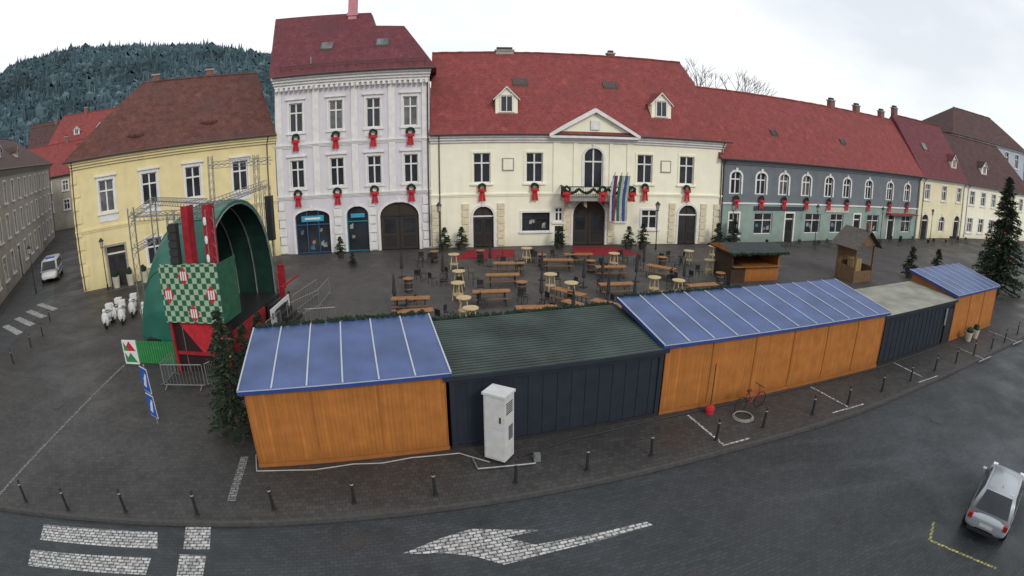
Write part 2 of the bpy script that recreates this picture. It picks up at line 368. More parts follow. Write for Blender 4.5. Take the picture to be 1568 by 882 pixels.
c.box(.4,13.2,-.36,-.29,16.15,16.22,gutter);c.tube([(-.0,-.85,15.3),(13.6,-.85,15.3)],.1,gutter);c.tube([(13.15,-.2,14.3),(13.15,-.2,.2)],.06,gutter);c.build('snow_guard_and_gutter',r2)
# ---- F3 town hall
A=(-6.8,47.2);B=(19.5,50.1);L=26.45
r3=empty('town_hall',(*A,0),ang(A,B))
ops=[]
for s in(4.3,8.75,18.6,22.7): ops.append(dict(s=s,w=1.45,z0=5.5,z1=8.05,head=0,trim=W_CRM))
ops.append(dict(s=13.9,w=1.7,z0=5.0,z1=8.5,arch=.85,kind='win'))
ops+= [dict(s=4.4,w=1.75,z0=0,z1=3.5,arch=.87,kind='gate'),dict(s=23.0,w=1.85,z0=0,z1=3.6,arch=.92,kind='gate'),dict(s=13.6,w=2.9,z0=0,z1=4.0,arch=1.3,kind='gate')]
ops+= [dict(s=8.9,w=2.4,z0=1.3,z1=2.9,kind='shop',fm=dark),dict(s=19.2,w=1.5,z0=1.4,z1=3.1),dict(s=10.9,w=.7,z0=2.1,z1=3.3),dict(s=16.4,w=.7,z0=2.1,z1=3.3),dict(s=11.0,w=.9,z0=0,z1=1.7,kind='gate',sur=0)]
facade(r3,L,9.2,ops,W_CRM,14);cornice(r3,L,8.95,white,.65,.5,3);cornice(r3,L,4.35,W_CRM,.25,.12,2,name='string_course')
roof(r3,L,9.65,14,17.6,0,1.6,T_RED,.6,xl=0)
zf=slope(9.65,17.6,14,.6)
dormer(r3,6.5,1.1,zf,1.9,2.4,T_RED,W_CRM);dormer(r3,20.5,1.1,zf,1.9,2.4,T_RED,W_CRM)
skylight(r3,8.0,3.6,zf,1.2,1.0,gutter);skylight(r3,16.4,3.6,zf,1.2,1.0,gutter)
t=MB()
t.prism([(10.3,9.62),(17.5,9.62),(13.9,11.6)],-.35,2.5,W_CRM)
for q in(-1,1):
    t.prism([(13.9,11.95),(13.9,11.6),(13.9+q*4.0,9.4),(13.9+q*4.0,9.68)],-.75,.1,white)
    t.poly([(13.9,.1,11.93),(13.9,2.6,11.93),(13.9+q*4.0,.6,9.75),(13.9+q*4.0,.1,9.7)],T_RED)
t.box(10.0,17.8,-.7,-.351,9.35,9.6,white)
for x0,x1 in((10.35,10.9),(16.9,17.45),(12.1,12.45),(15.3,15.65)): t.box(x0,x1,-.1,0,4.6,8.95,W_CRM)
t.box(13.5,14.3,-.5,-.36,10.1,10.9,white)
for s in(6.5,20.6): t.box(s-.5,s+.5,-.06,0,6.5,7.6,stone);t.box(s-.4,s+.4,-.08,-.061,6.6,7.5,W_CRM)
for s0 in(2.9,5.9,11.6,15.6,21.4,24.6,.35,26.0):
    for i in range(6): t.box(s0-.3,s0+.3,-.13,0,.15+i*.62,.65+i*.62,mat('buff_quoin_stone',(.62,.55,.40),.85,.15,4))
t.build('pediment_and_quoins',r3)
b=MB();b.box(11.0,17.2,-1.5,0,4.05,4.3,stone)
for x in(11.6,13.0,14.8,16.6): b.prism([(x-.12,4.05),(x+.12,4.05),(x+.12,3.4),(x-.12,3.6)],-1.0,0,stone)
for i in range(42): 
    x=11.05+i*.15; b.cyl((x,-1.45,4.3),(x,-1.45,5.25),.02,.02,dark,4,False)
b.box(11.0,17.2,-1.49,-1.41,5.22,5.3,dark)
for x in(11.03,17.17):
    for i in range(9): b.cyl((x,-1.4+i*.16,4.3),(x,-1.4+i*.16,5.25),.02,.02,dark,4,False)
    b.box(x-.04,x+.04,-1.41,0,5.22,5.3,dark)
for i in range(60):
    x=11.0+i*.105;b.ball((x,-1.55,5.1-.35*abs(math.sin(i*.26))),.13,wreathm,5,3,jit=.4)
b.build('balcony',r3)
w=MB()
for s in(4.3,8.75,18.6,22.7): wreath(w,s,5.15,.3,1.0,-.25)
for s in(11.2,14.3,16.9): wreath(w,s,5.0,.34,.7,-1.7)
w.build('wreaths_with_ribbons',r3)
f=MB()
for i,(x,cols) in enumerate(((14.9,[(.5,.5,.5),(.03,.06,.22),(.25,.03,.03)]),(15.5,[(.02,.12,.08),(.4,.4,.4)]),(16.0,[(.03,.08,.25),(.35,.38,.3)]))):
    f.cyl((x,-1.5,5.0),(x+.3,-2.3,6.6),.03,.03,steel,5)
    n=len(cols);wd=.45
    for k,cc in enumerate(cols):
        m=mat('flag_cloth_%d_%d'%(i,k),cc,.8,.2,6)
        x0=x+wd*k/n;x1=x+wd*(k+1)/n
        f.poly([(x0,-1.9,2.4),(x1,-1.95,2.4),(x1,-1.9,4.4),(x0,-1.85,4.4)],m);f.poly([(x0,-1.85,4.4),(x1,-1.9,4.4),(x1+.15,-2.1,6.3),(x0+.15,-2.05,6.3)],m)
f.build('flags',r3)
chimney(r3,6.9,7.2,17.0,17.75,1.7,W_OLD);chimney(r3,17.5,7.5,17,17.9)
# ---- F4 bluegrey
A=(19.55,50.15);B=(52.2,58.2);L=33.6
r4=empty('bluegrey_row_house',(*A,0),ang(A,B))
ops=[]
W4=(1.6,4.8,7.9,11.2,14.8,17.9,22.0,26.4,30.4)
for s in W4: ops.append(dict(s=s,w=1.25,z0=4.75,z1=6.9,arch=.45,trim=white))
for s,w_,k in((1.6,1.2,'win'),(5.4,2.4,'shop'),(9.0,1.2,'gate'),(12.6,2.4,'shop'),(16.6,2.2,'shop'),(20.2,1.2,'gate'),(23.4,2.4,'shop'),(27.2,1.3,'gate'),(30.8,2.2,'shop')):
    ops.append(dict(s=s,w=w_,z0=(0 if k=='gate' else .8),z1=2.9,kind=k,sur=(k!='shop')))
facade(r4,L,7.9,ops,W_GRY,12,z_split=3.8,wall2=W_GRN);cornice(r4,L,7.6,W_GRY,.5,.4);cornice(r4,L,3.8,white,.15,.1,1,name='string_course')
roof(r4,L,8.1,12,15.1,0,0,T_RED,.5,xl=-.6,xr=L+.2)
zf=slope(8.1,15.1,12)
for s in(8,19): skylight(r4,s,1.9,zf,.7,.8)
for s in(21,26,31.5): chimney(r4,s,6.2,14.4,15.9,.8)
w=MB()
for s in W4: wreath(w,s,4.35,.28,.8,-.2)
w.build('wreaths_with_ribbons',r4)
sg=MB();sg.box(4.0,11.0,-.1,-.003,3.2,3.6,mat('shop_sign_dark',(.04,.05,.06),.5));sg.box(14.5,18.5,-.1,-.003,3.1,3.6,mat('shop_sign_cream',(.5,.47,.4),.6));sg.box(26,32.5,-.9,-.003,3.05,3.2,mat('awning_red',(.3,.03,.03),.7));sg.build('shop_signs',r4)
# ---- F5
A=(52.2,58.2);B=(65,61.2);L=13.2
r5=empty('pale_yellow_house',(*A,0),ang(A,B))
ops=[dict(s=s,w=1.3,z0=5.2,z1=7.2) for s in(1.9,6.6,11.2)]+[dict(s=1.9,w=1.8,z0=0,z1=3.2,arch=.8,kind='gate'),dict(s=6.6,w=1.6,z0=.9,z1=3.0,arch=.7),dict(s=11.2,w=1.8,z0=0,z1=3.2,arch=.8,kind='gate')]
facade(r5,L,7.9,ops,W_CR2,12);cornice(r5,L,7.65,white,.45,.4);roof(r5,L,8.05,12,15.9,0,0,T_WINE,.5,xl=.15,xr=L)
zf=slope(8.05,15.9,12)
dormer(r5,10.6,1.0,zf,1.5,2.0,T_WINE,W_CR2);skylight(r5,4.5,2.5,zf,1.1,1.2,curt);chimney(r5,1.0,6.2,15.3,16.8,.8)
# ---- F6
A=(65.05,61.25);B=(88,64);L=23
r6=empty('brown_roof_house',(*A,0),ang(A,B))
ops=[dict(s=2.2+i*3.4,w=1.3,z0=5.0,z1=7.0) for i in range(6)]+[dict(s=2.2+i*3.4,w=1.5,z0=.9,z1=3.0) for i in range(6)]
facade(r6,L,7.8,ops,W_CRM,12);cornice(r6,L,7.5,white,.45,.4);roof(r6,L,7.95,12,15.0,0,5,T_DRK,.5,xl=.12)
dormer(r6,7,1.2,slope(7.95,15,12),1.6,2.0,T_DRK,W_CRM)
r7=empty('pale_blue_house',(72,72,0),math.radians(4))
ops=[dict(s=2.6+i*4,w=1.5,z0=12.2,z1=14.8) for i in range(6)]
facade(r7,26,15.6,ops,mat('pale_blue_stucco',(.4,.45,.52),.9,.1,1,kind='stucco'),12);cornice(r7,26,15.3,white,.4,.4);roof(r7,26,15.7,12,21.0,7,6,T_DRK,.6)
# ---- distant houses on the left
def house(name,x,y,rz,L,D,He,Hr,wall,tile,rows=2,hip=0):
    r=empty(name,(x,y,0),rz);ops=[]
    n=int(L/3.2)
    for j in range(rows):
        for i in range(n): ops.append(dict(s=1.6+i*(L-3.2)/max(1,n-1),w=1.1,z0=He-2.6-j*3.2,z1=He-1.0-j*3.2))
    facade(r,L,He,ops,wall,D);roof(r,L,He+.02,D,Hr,hip,hip,tile,.5);chimney(r,L*.4,D/2,Hr-.6,Hr+.9);return r
h=house('street_end_house',-80,66,math.radians(35),20,12,9.0,14.6,W_OLD,T_RED,2,0)
h=house('red_roof_house',-84,77,math.radians(43),20,12,14.4,20.3,W_YEL,T_RED,3,3)
for s in(6,11,15.5): dormer(h,s,1.2,slope(14.42,20.3,12),1.3,1.7,T_RED,W_WHT)
house('side_street_house',-55,55,math.radians(30),11,9,9.0,13.0,W_WHT,T_RED,2,0)
house('hillside_house',-118,100,math.radians(35),18,12,16,22,W_WHT,T_DRK,3,0)
house('hillside_house',-150,128,math.radians(40),22,12,19,26,W_OLD,T_BRN,3,0)
house('hillside_house',-112,120,math.radians(25),16,11,18,24,W_CR2,T_BRN,3,0)
# ------------------------------------------------------------ ground
asph=mat('road_asphalt',(.026,.029,.032),.58,.25,25,kind='cobble',bump=.35,col2=(.040,.045,.050),spec=.35)
pave=mat('square_paving',(.038,.036,.035),.62,.25,20,kind='pave',bump=.3,col2=(.054,.051,.050),spec=.3)
g=MB();g.poly([(-900,-300,-.125),(900,-300,-.125),(900,900,-.125),(-900,900,-.125)],mat('ground_soil',(.05,.055,.045),.9,.3,.05));g.build('ground')
K=[(-120,-17),(-60,-1.2),(-30,6.0),(-17.5,8.7),(-7,11.35),(0,13.3),(7,15.3),(13.7,17.0),(21,19.3),(33,23.0),(60,31.5),(150,60)]
g=MB();g.poly([(-120,-60,-.12),(150,-60,-.12)]+[(x,y,-.12) for x,y in reversed(K)],asph);g.build('road')
g=MB();g.poly([(x,y,0) for x,y in K]+[(150,150,0),(-120,150,0)],pave)
kb=mat('kerb_stone',(.058,.057,.055),.8,.25,6,bump=.2)
g.build('town_square_pavement')
k=MB()
for a,b in zip(K[:-1],K[1:]):
    d=Vector((b[0]-a[0],b[1]-a[1],0)).normalized();n=Vector((d.y,-d.x,0))*.14
    k.poly([(a[0],a[1],.004),(a[0]+n.x,a[1]+n.y,.004),(b[0]+n.x,b[1]+n.y,.004),(b[0],b[1],.004)],kb)
    k.poly([(a[0]+n.x,a[1]+n.y,.004),(a[0]+n.x,a[1]+n.y,-.12),(b[0]+n.x,b[1]+n.y,-.12),(b[0]+n.x,b[1]+n.y,.004)],kb)
k.build('kerb')
g=MB();cp=mat('square_lighter_paving',(.078,.071,.070),.62,.25,16,kind='pave',bump=.2,col2=(.054,.050,.049),spec=.3)
g.poly([(-12.5,24.5,.004),(5,24,.004),(24,28,.004),(48,36,.004),(70,52,.004),(52,57.5,.004),(19.5,49.6,.004),(-6.8,46.6,.004),(-20,44.8,.004),(-16.5,38,.004)],cp);g.build('square_cobbles')
g=MB();g.poly([(-55.5,47.8,.004),(-32,19,.004),(-30.6,21,.004),(-36,31.5,.004),(-53.5,48.5,.004)],mat('side_street_asphalt',(.04,.042,.046),.55,.2,12,kind='asphalt',col2=(.055,.057,.06)));
g.poly([(-34.5,33.0,.008),(-33.2,32.0,.008),(-19.0,43.7,.008),(-20.2,45.0,.008)],cp);g.build('side_street_surface')
pt=mat('road_paint',(.50,.50,.485),.7,.2,5,kind='paint')
pt2=mat('faded_road_paint',(.20,.20,.195),.75,.3,5,kind='paint')
g=MB()
for q in ([(-14.4,8.9),(-14.0,8.2),(-9.7,9.4),(-10.1,10.1)],[(-14.0,7.65),(-13.6,7.0),(-9.5,8.3),(-9.7,9.0)],[(-9.3,10.6),(-8.9,9.65),(-8.1,9.85),(-8.5,10.8)],[(-8.9,9.4),(-8.55,8.5),(-7.8,8.7),(-8.1,9.6)],[(-13.5,6.5),(-13.1,5.8),(-9.2,7.1),(-9.4,7.8)],[(-8.5,8.25),(-8.1,7.3),(-7.4,7.5),(-7.7,8.45)]):
    g.poly([(x,y,-.116) for x,y in q],pt)
g.build('zebra_crossing')
g=MB()
ar=[(-2.8,10.7),(-1.7,10.82),(-.9,10.72),(-.2,10.42),(.9,10.85),(3.85,11.8),(3.7,11.97),(.6,11.2),(-.15,11.5),(.75,11.82),(-1.1,11.85),(-1.9,11.4)]
g.poly([(x,y,-.116) for x,y in ar],pt);g.build('road_arrow_marking')
def stripe(mb,a,b,w,m,z=.009):
    d=Vector((b[0]-a[0],b[1]-a[1],0)).normalized();n=Vector((-d.y,d.x,0))*w/2
    mb.poly([(a[0]-n.x,a[1]-n.y,z),(b[0]-n.x,b[1]-n.y,z),(b[0]+n.x,b[1]+n.y,z),(a[0]+n.x,a[1]+n.y,z)],m)
g=MB()
stripe(g,(-17.4,8.9),(-18.2,14.5),.16,pt2);stripe(g,(-18.2,14.5),(-19.3,21.0),.16,pt2)
stripe(g,(-8.9,14.5),(-8.3,12.0),.28,pt2)
pw=mat('parking_paint',(.5,.5,.48),.7,.2,6,kind='paint')
for i,(a,b) in enumerate((((6.5,17.8),(7.2,15.5)),((7.2,15.55),(8.3,15.85)),((12.8,19.5),(13.6,17.4)),((12.6,17.05),(14.5,17.5)),((19.1,21.3),(19.7,19.4)),((19.0,18.85),(20.8,19.3)),((25.5,22.5),(26.2,20.5)),((25.4,20.3),(27.2,20.8)),((31.2,24.7),(32.1,22.3)),((31.2,22.1),(33.0,22.6)))):
    stripe(g,a,b,.1,pw,.009+.001*(i%2))
for i in range(4):
    x=-33.2-i*.35;y=24.3+i*1.7
    stripe(g,(x-2.6,y+.9),(x+.9,y-.3),.6,pt)
g.build('painted_ground_lines')
g=MB();ylw=mat('yellow_road_paint',(.38,.37,.12),.7,.3,6,kind='paint')
for i,(a,b) in enumerate((((12.0,9.0),(13.5,6.9)),((12.0,9.0),(12.7,9.7)))): stripe(g,a,b,.1,ylw,-.115+.001*i)
g.build('yellow_parking_bay_line')
mh=mat('manhole_iron',(.04,.038,.036),.5,.3,10,bump=.3)
for x,y,z in((4.5,9.4,-.12),(-4.2,11.0,-.12),(-12.5,18,0),(17.5,15.5,-.12),(-20,16,0),(-26,30,0)):
    c=MB();c.cyl((0,0,.0),(0,0,.012),.34,.34,mh,20);c.cyl((0,0,.012),(0,0,.018),.27,.27,mh,20);c.build('manhole_cover',loc=(x,y,z))
# ------------------------------------------------------------ bollards
b=MB();b.cyl((0,0,0),(0,0,.78),.052,.045,dark,10);b.cyl((0,0,.78),(0,0,.80),.035,.035,steel,10);b.ball((0,0,.83),.055,dark,10,6);b.cyl((0,0,0),(0,0,.04),.09,.08,dark,10);b.cyl((0,0,.68),(0,0,.72),.053,.052,mat('reflective_band',(.3,.3,.3),.5),10)
bm=b.mesh('bollard',False)
for x,y in [(-15.9,9.5),(-13.8,9.8),(-11.6,10.5),(-9.1,11.1),(-6.8,11.9),(-4.5,12.6),(-2.2,13.2),(.1,13.9),(2.3,14.5),(4.5,15.2),(7,15.9),(9.1,16.5),(11.6,17.1),(13.7,17.6),(16.2,18.4),(18.6,19.1),(21.1,19.9),(23.4,20.5),(25.9,21.3),(28.4,21.9),(30.7,22.6),(33.7,23.7),(36.3,24.6),(-27.8,19.5),(-28.7,22),(-29.4,23.9),(-31.4,26.6)]:
    o=inst(bm,'bollard',(x,y,0),0);o.rotation_euler=(random.uniform(-.04,.04),random.uniform(-.04,.04),0)
# ------------------------------------------------------------ market stalls
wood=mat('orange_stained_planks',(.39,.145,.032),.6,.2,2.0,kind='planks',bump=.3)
bluer=mat('blue_sheet_roof',(.05,.085,.21),.4,.3,.9,spec=.45)
seam=mat('roof_seam_pale',(.38,.42,.48),.5,.1,3)
bluef=mat('blue_fascia',(.025,.05,.20),.5,.15,3)
navy=mat('navy_container_metal',(.016,.022,.032),.5,.2,2,spec=.3)
def stall(name,A,B,D,hf,hb,npan,kind='wood'):
    L=math.hypot(B[0]-A[0],B[1]-A[1]);r=empty(name,(*A,0),ang(A,B));w=MB();m=wood if kind=='wood' else navy
    w.poly([(0,0,0),(L,0,0),(L,0,hf-.1),(0,0,hf-.1)],m);w.poly([(0,0,0),(0,0,hf-.1),(0,D,hb-.1),(0,D,0)],m);w.poly([(L,0,0),(L,D,0),(L,D,hb-.1),(L,0,hf-.1)],m)
    w.poly([(0,D,0),(0,D,hb-.1),(L,D,hb-.1),(L,D,0)],m)
    w.build('plank_walls' if kind=='wood' else 'steel_walls',r)
    t=MB();ov=.18
    wb=mat('wood_batten',(.27,.10,.025),.6)
    if kind=='wood':
        n=max(2,round(L/2.1))
        for i in range(n+1):
            x=L*i/n; t.box(max(.0,x-.03),min(L,x+.03),-.03,-.002,0,hf-.16,wb)
        t.box(-.02,L+.02,-.05,-.031,0,.14,wb)
    else:
        n=int(L/.5)
        for i in range(n): t.box(.06+i*L/n,.06+i*L/n+.3,-.02,-.002,.12,hf-.3,navy)
        t.box(-.02,L+.02,-.08,-.041,0,.12,dark);t.box(-.02,L+.02,-.08,-.041,hf-.3,hf-.1,navy)
        for x in(.08,L-.08): t.box(x-.08,x+.08,-.08,-.041,.121,hf-.301,navy)
    t.build('battens',r)
    R=MB();rm=bluer if kind=='wood' else mat('green_corrugated_roof',(.035,.055,.050),.42,.5,.6,spec=.4) if kind=='green' else mat('pale_felt_roof',(.24,.24,.20),.85,.3,1.0)
    z=lambda y:hf+(hb-hf)*(y/D)
    y0,y1=-ov,D+ov
    R.poly([(-ov,y0,z(y0)),(L+ov,y0,z(y0)),(L+ov,y1,z(y1)),(-ov,y1,z(y1))],rm)
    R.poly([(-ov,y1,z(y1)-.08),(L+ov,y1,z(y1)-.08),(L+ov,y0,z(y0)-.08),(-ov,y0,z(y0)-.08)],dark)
    fm=bluef if kind=='wood' else navy
    for a,b_ in(((-ov,y0),(L+ov,y0)),((L+ov,y0),(L+ov,y1)),((L+ov,y1),(-ov,y1)),((-ov,y1),(-ov,y0))):
        R.poly([(a[0],a[1],z(a[1])-.14),(b_[0],b_[1],z(b_[1])-.14),(b_[0],b_[1],z(b_[1])+.01),(a[0],a[1],z(a[1])+.01)],fm)
    if kind=='wood':
        for i in range(npan+1):
            x=-ov+(L+2*ov)*i/npan;x=min(max(x,-ov+.03),L+ov-.03)
            R.poly([(x-.025,y0,z(y0)+.03),(x+.025,y0,z(y0)+.03),(x+.025,y1,z(y1)+.03),(x-.025,y1,z(y1)+.03)],seam)
            for q in(-1,1): R.poly([(x+q*.025,y0,z(y0)),(x+q*.025,y0,z(y0)+.03),(x+q*.025,y1,z(y1)+.03),(x+q*.025,y1,z(y1))],seam)
        R.poly([(-ov,y0-.012,z(y0)-.02),(L+ov,y0-.012,z(y0)-.02),(L+ov,y0-.012,z(y0)+.015),(-ov,y0-.012,z(y0)+.015)],seam)
    elif kind=='green':
        n=24
        for i in range(n):
            y=y0+.1+(y1-y0-.2)*i/(n-1); R.tube([(-ov+.02,y,z(y)+.0),(L+ov-.02,y,z(y)+.0)],.045,rm,6)
    R.build('roof',r)
    return r,L
sa,La=stall('wooden_market_stall',(-8.1,14.0),(-2.05,15.8),4.0,2.85,3.3,6)
sb,Lb=stall('green_roof_container',(-1.95,15.85),(5.3,17.95),4.1,2.68,2.95,0,'green')
sc,Lc=stall('wooden_market_stall',(5.4,18.0),(17.6,21.0),3.9,2.85,3.3,12)
sd,Ld=stall('dark_container',(17.75,21.15),(25.4,23.5),3.5,2.6,2.7,0,'pale')
se,Le=stall('wooden_market_stall',(25.6,23.6),(32.4,25.7),3.7,2.85,3.35,7)
def garland(mb,a,b,n,r,m,dr=0.0):
    for i in range(n):
        t=i/(n-1);p=Vector(a).lerp(Vector(b),t);mb.ball((p.x+random.uniform(-r,r)*.5,p.y+random.uniform(-r,r)*.5,p.z+random.uniform(-r,r)*.5-dr*math.sin(math.pi*t)),r*random.uniform(.7,1.2),m,5,3,jit=.35)
g=MB();garland(g,(0,4.2,3.38),(La,4.2,3.38),70,.09,wreathm);g.build('fir_garland',sa)
g=MB();garland(g,(0,4.3,3.0),(Lb,4.3,3.0),90,.1,wreathm);g.build('fir_garland',sb)
g=MB();garland(g,(-.2,4.1,3.36),(Lc*.5,4.1,3.36),80,.07,wreathm);g.build('fir_garland',sc)
g=MB();g.box(Ld-1.2,Ld-1.0,-.12,-.081,1.2,2.2,steel);g.box(Ld-1.0,Ld-.25,-.1,-.081,.05,2.1,dark);g.build('door',sd)
g=MB();cw=mat('white_cable',(.33,.31,.28),.6)
pts=[(-8.3,16.2,.03),(-8.5,14.6,.03),(-8.1,13.7,.03),(-7.0,13.95,.03),(-6.2,14.1,.03),(-5,14.6,.03),(-4.1,14.75,.03),(-3.2,15.15,.03),(-1.7,15.5,.03),(-.7,15.0,.03)]
g.tube(pts,.02,cw);g.tube([(.2,15.3,.03),(2,16.4,.03),(5.4,17.6,.03),(9,18.6,.03),(14,19.9,.03),(17.6,20.8,.03),(24,22.8,.03)],.025,dark);g.build('power_cable')
# ------------------------------------------------------------ electric cabinet
c=MB();cg=mat('cabinet_grey_white',(.50,.50,.50),.5,.12,3)
c.box(-.36,.36,-.3,.3,.1,2.35,cg);c.box(-.40,.40,-.34,.34,2.35,2.43,cg);c.box(-.33,.33,-.27,.27,0,.1,dark);c.box(-.31,.31,-.325,-.302,.18,1.2,cg);c.box(-.31,.31,-.325,-.302,1.25,2.28,cg);c.box(.2,.25,-.345,-.326,1.5,1.7,dark)
for i in range(6): c.box(.361,.372,-.2,.2,1.75+i*.07,1.78+i*.07,dark)
c.box(.361,.375,-.05,.2,.8,1.3,mat('label_dark',(.12,.12,.14),.5))
c.build('electric_cabinet',loc=(-.4,15.3,0),rz=math.radians(-28))
c=MB();c.tube([(-.9,-.3,.06),(.9,-.25,.06),(.9,.2,.06)],.03,steel);c.tube([(-.9,-.3,.06),(-1.0,.3,.06)],.03,steel);c.box(.9,1.1,-.1,.1,0,.25,steel);c.build('cabinet_base_frame',loc=(-.2,15.0,0),rz=.15)
# ------------------------------------------------------------ traffic sign
c=MB();bl=mat('blue_sign',(.02,.09,.40),.4,.05,3);sw=mat('sign_white',(.6,.6,.6),.5,.05)
c.cyl((0,0,0),(0,0,2.5),.035,.035,steel,8)
for z0,z1 in((.35,1.3),(1.4,2.4)):
    c.box(-.32,.32,-.07,-.05,z0,z1,sw);c.box(-.30,.30,-.078,-.0705,z0+.03,z1-.03,bl);c.box(-.3,.3,-.0499,-.045,z0+.03,z1-.03,steel)
    zc=(z0+z1)/2;c.poly([(-.2,-.08,zc-.25),(.02,-.08,zc-.3),(.2,-.08,zc+.25),(.08,-.08,zc+.3)],sw);c.ball((0,-.08,zc+.02),.1,sw,8,5,(1,.05,1))
c.build('traffic_sign',loc=(-13.6,15.9,0),rz=math.radians(-26))
# ------------------------------------------------------------ conifers
fol=mat('fir_needles',(.016,.032,.018),.85,.5,3);fol2=mat('fir_needles_light',(.035,.058,.032),.85,.4,3);bark=mat('bark',(.06,.045,.035),.95,.3,10)
def conifer(name,loc,H,R,n,orn=0,seed=1,base=.06,leaf=.16,pot=None):
    rnd=random.Random(seed);c=MB();c.cyl((0,0,0),(0,0,H*.96),R*.07+.03,.015,bark,8)
    if pot: c.cyl((0,0,0),(0,0,.5),.28,.36,pot,12)
    nb=n
    for i in range(nb):
        t=(i+rnd.random())/nb; z=H*(base+(1-base)*t**.95*.98); rr=R*(1-t)**.85*rnd.uniform(.7,1.08)+.05
        a=rnd.uniform(0,6.283);dz=-rr*rnd.uniform(.05,.35)
        e=Vector((rr*math.cos(a),rr*math.sin(a),z+dz));s0=Vector((0,0,z))
        if rr>.25: c.cyl(s0,e,.018*R+.004,.004,bark,3,False)
        k=max(3,int(rr/leaf*1.6))
        for j in range(k):
            u=(j+1)/k;p=s0.lerp(e,u)
            for q in range(3):
                d=Vector((rnd.gauss(0,1),rnd.gauss(0,1),rnd.gauss(-.1,.6))).normalized()*leaf*rnd.uniform(.7,1.5)
                d=d+Vector((math.cos(a),math.sin(a),-.1))*leaf*.5
                w=Vector((rnd.gauss(0,1),rnd.gauss(0,1),rnd.gauss(0,1))).normalized()*leaf*.35
                c.poly([p-w,p+w,p+d],fol2 if (rnd.random()<.2+.3*u*(u>.8)) else fol)
    for i in range(orn):
        t=rnd.uniform(.05,.85);a=rnd.uniform(0,6.283);rr=R*(1-t)**.85*.98
        c.ball((rr*math.cos(a),rr*math.sin(a),H*(base+(1-base)*t)-rr*.15),.09 if H>6 else .045,[red,mat('gold_bauble',(.4,.3,.08),.3,metal=.6)][i%2],7,5)
    return c.build(name,loc=loc)
conifer('christmas_tree',(41.8,33.2,0),10.3,3.1,440,26,3,leaf=.26)
conifer('christmas_tree',(-9.8,16.0,0),4.7,1.05,300,6,5,base=.05,leaf=.13)
pot=mat('plant_pot_dark',(.05,.045,.04),.7)
ct=conifer('potted_fir',(-5.6,46.2,0),2.0,.6,90,0,9,base=.18,leaf=.13,pot=pot)
for i,(x,y,s) in enumerate([(-4.2,46.4,1.0),(4.0,46.8,1.0),(10.0,47.1,1.0),(11.3,47.3,1.1),(18.9,48.8,1.1),(20.7,49.3,1.3),(34,38,1.4),(38,38.5,1.3),(-14,43.9,.9),(-12,40.5,.6)]):
    inst(ct.data,'potted_fir',(x,y,0),i*1.3,s)
# ------------------------------------------------------------ tables
tw=mat('table_wood_orange',(.27,.125,.05),.6,.3,4);tl=mat('light_table_wood',(.46,.36,.20),.6,.2,4)
c=MB();c.box(-1.1,1.1,-.32,.32,.73,.77,tw)
for y in(-.62,.62): c.box(-1.1,1.1,y-.13,y+.13,.43,.46,mat('bench_wood_brown',(.13,.07,.035),.6,.3,4))
for x in(-.8,.8):
    for y in(-.25,.25): c.cyl((x,y,0),(x,y*.6,.73),.02,.02,dark,5)
    for y0 in(-.62,.62):
        for q in(-.09,.09): c.cyl((x,y0+q,0),(x,y0,.43),.015,.015,dark,5)
bt=c.mesh('beer_table_set')
for x,y,a in[(-5.7,30.2,.05),(-1.2,31.6,.1),(-.2,38.6,.05),(3.3,39.6,0),(-5.2,27.9,.2),(1.3,28.6,.1),(3.6,29.0,-.9),(5.3,29.2,-.8),(6.8,37.6,.15),(3.3,31.5,-.8),(10.4,37.6,-.7),(-.6,35.4,.1),(6.4,33.2,.1),(12.0,33.0,.2),(5.0,41.5,.1)]:
    inst(bt,'beer_table_with_benches',(x,y,.004),a+random.uniform(-.08,.08))
c=MB();c.cyl((0,0,1.06),(0,0,1.11),.42,.42,tl,16);
for q in range(4):
    a=q*math.pi/2+.4;c.cyl((.36*math.cos(a),.36*math.sin(a),0),(.2*math.cos(a),.2*math.sin(a),1.06),.035,.035,tl,5)
c.cyl((0,0,.35),(0,0,.39),.33,.33,tl,12)
ht=c.mesh('high_table')
for x,y in[(-3.4,35),(-2.6,29.2),(8.9,33.5),(13.7,41.5),(14.4,38.5),(7.5,40.3),(3.5,32.2),(-4.2,39.9),(-2.1,27.4),(10.3,32.8),(-3.2,32.2),(2.4,34.2),(1.1,42),(16.5,43.5)]:
    inst(ht,'round_high_table',(x,y,.004),x)
c=MB();c.cyl((0,0,.0),(0,0,.06),.3,.3,dark,10);c.cyl((0,0,.06),(0,0,2.3),.025,.025,dark,6);pc=mat('parasol_cloth_dark',(.035,.035,.04),.85,.3,4)
c.cyl((0,0,.9),(0,0,2.2),.16,.05,pc,8);c.cyl((0,0,.75),(0,0,.9),.09,.16,pc,8)
pa=c.mesh('closed_parasol')
for x,y in[(-6.8,31),(1.7,31.5),(4.6,35),(7,30.6),(8.4,36.5),(2,36.8),(-7.6,37.5),(11.5,35.5),(-4.6,36.5),(5.6,31.4),(9.6,39.5),(3.2,28.2),(6.0,36.2),(-1.6,40.6),(12.8,31.2)]: inst(pa,'closed_parasol',(x,y,.004),0,.85)
c=MB();c.cyl((0,0,0),(0,0,.85),.27,.27,mat('barrel_dark_wood',(.05,.035,.025),.7,.4,5),12);c.cyl((0,0,.2),(0,0,.25),.28,.28,steel,12);c.cyl((0,0,.6),(0,0,.65),.28,.28,steel,12);c.cyl((0,0,.85),(0,0,.88),.36,.36,tw,12)
ba=c.mesh('barrel')
for x,y in[(-6.5,34),(0.6,33.2),(5.6,38.9),(8.9,30.9),(11.2,40.2),(-2.4,42.2),(14.2,35.6),(2.2,40.8),(-5.9,42.0)]: inst(ba,'barrel_table',(x,y,.004),0)
c=MB()
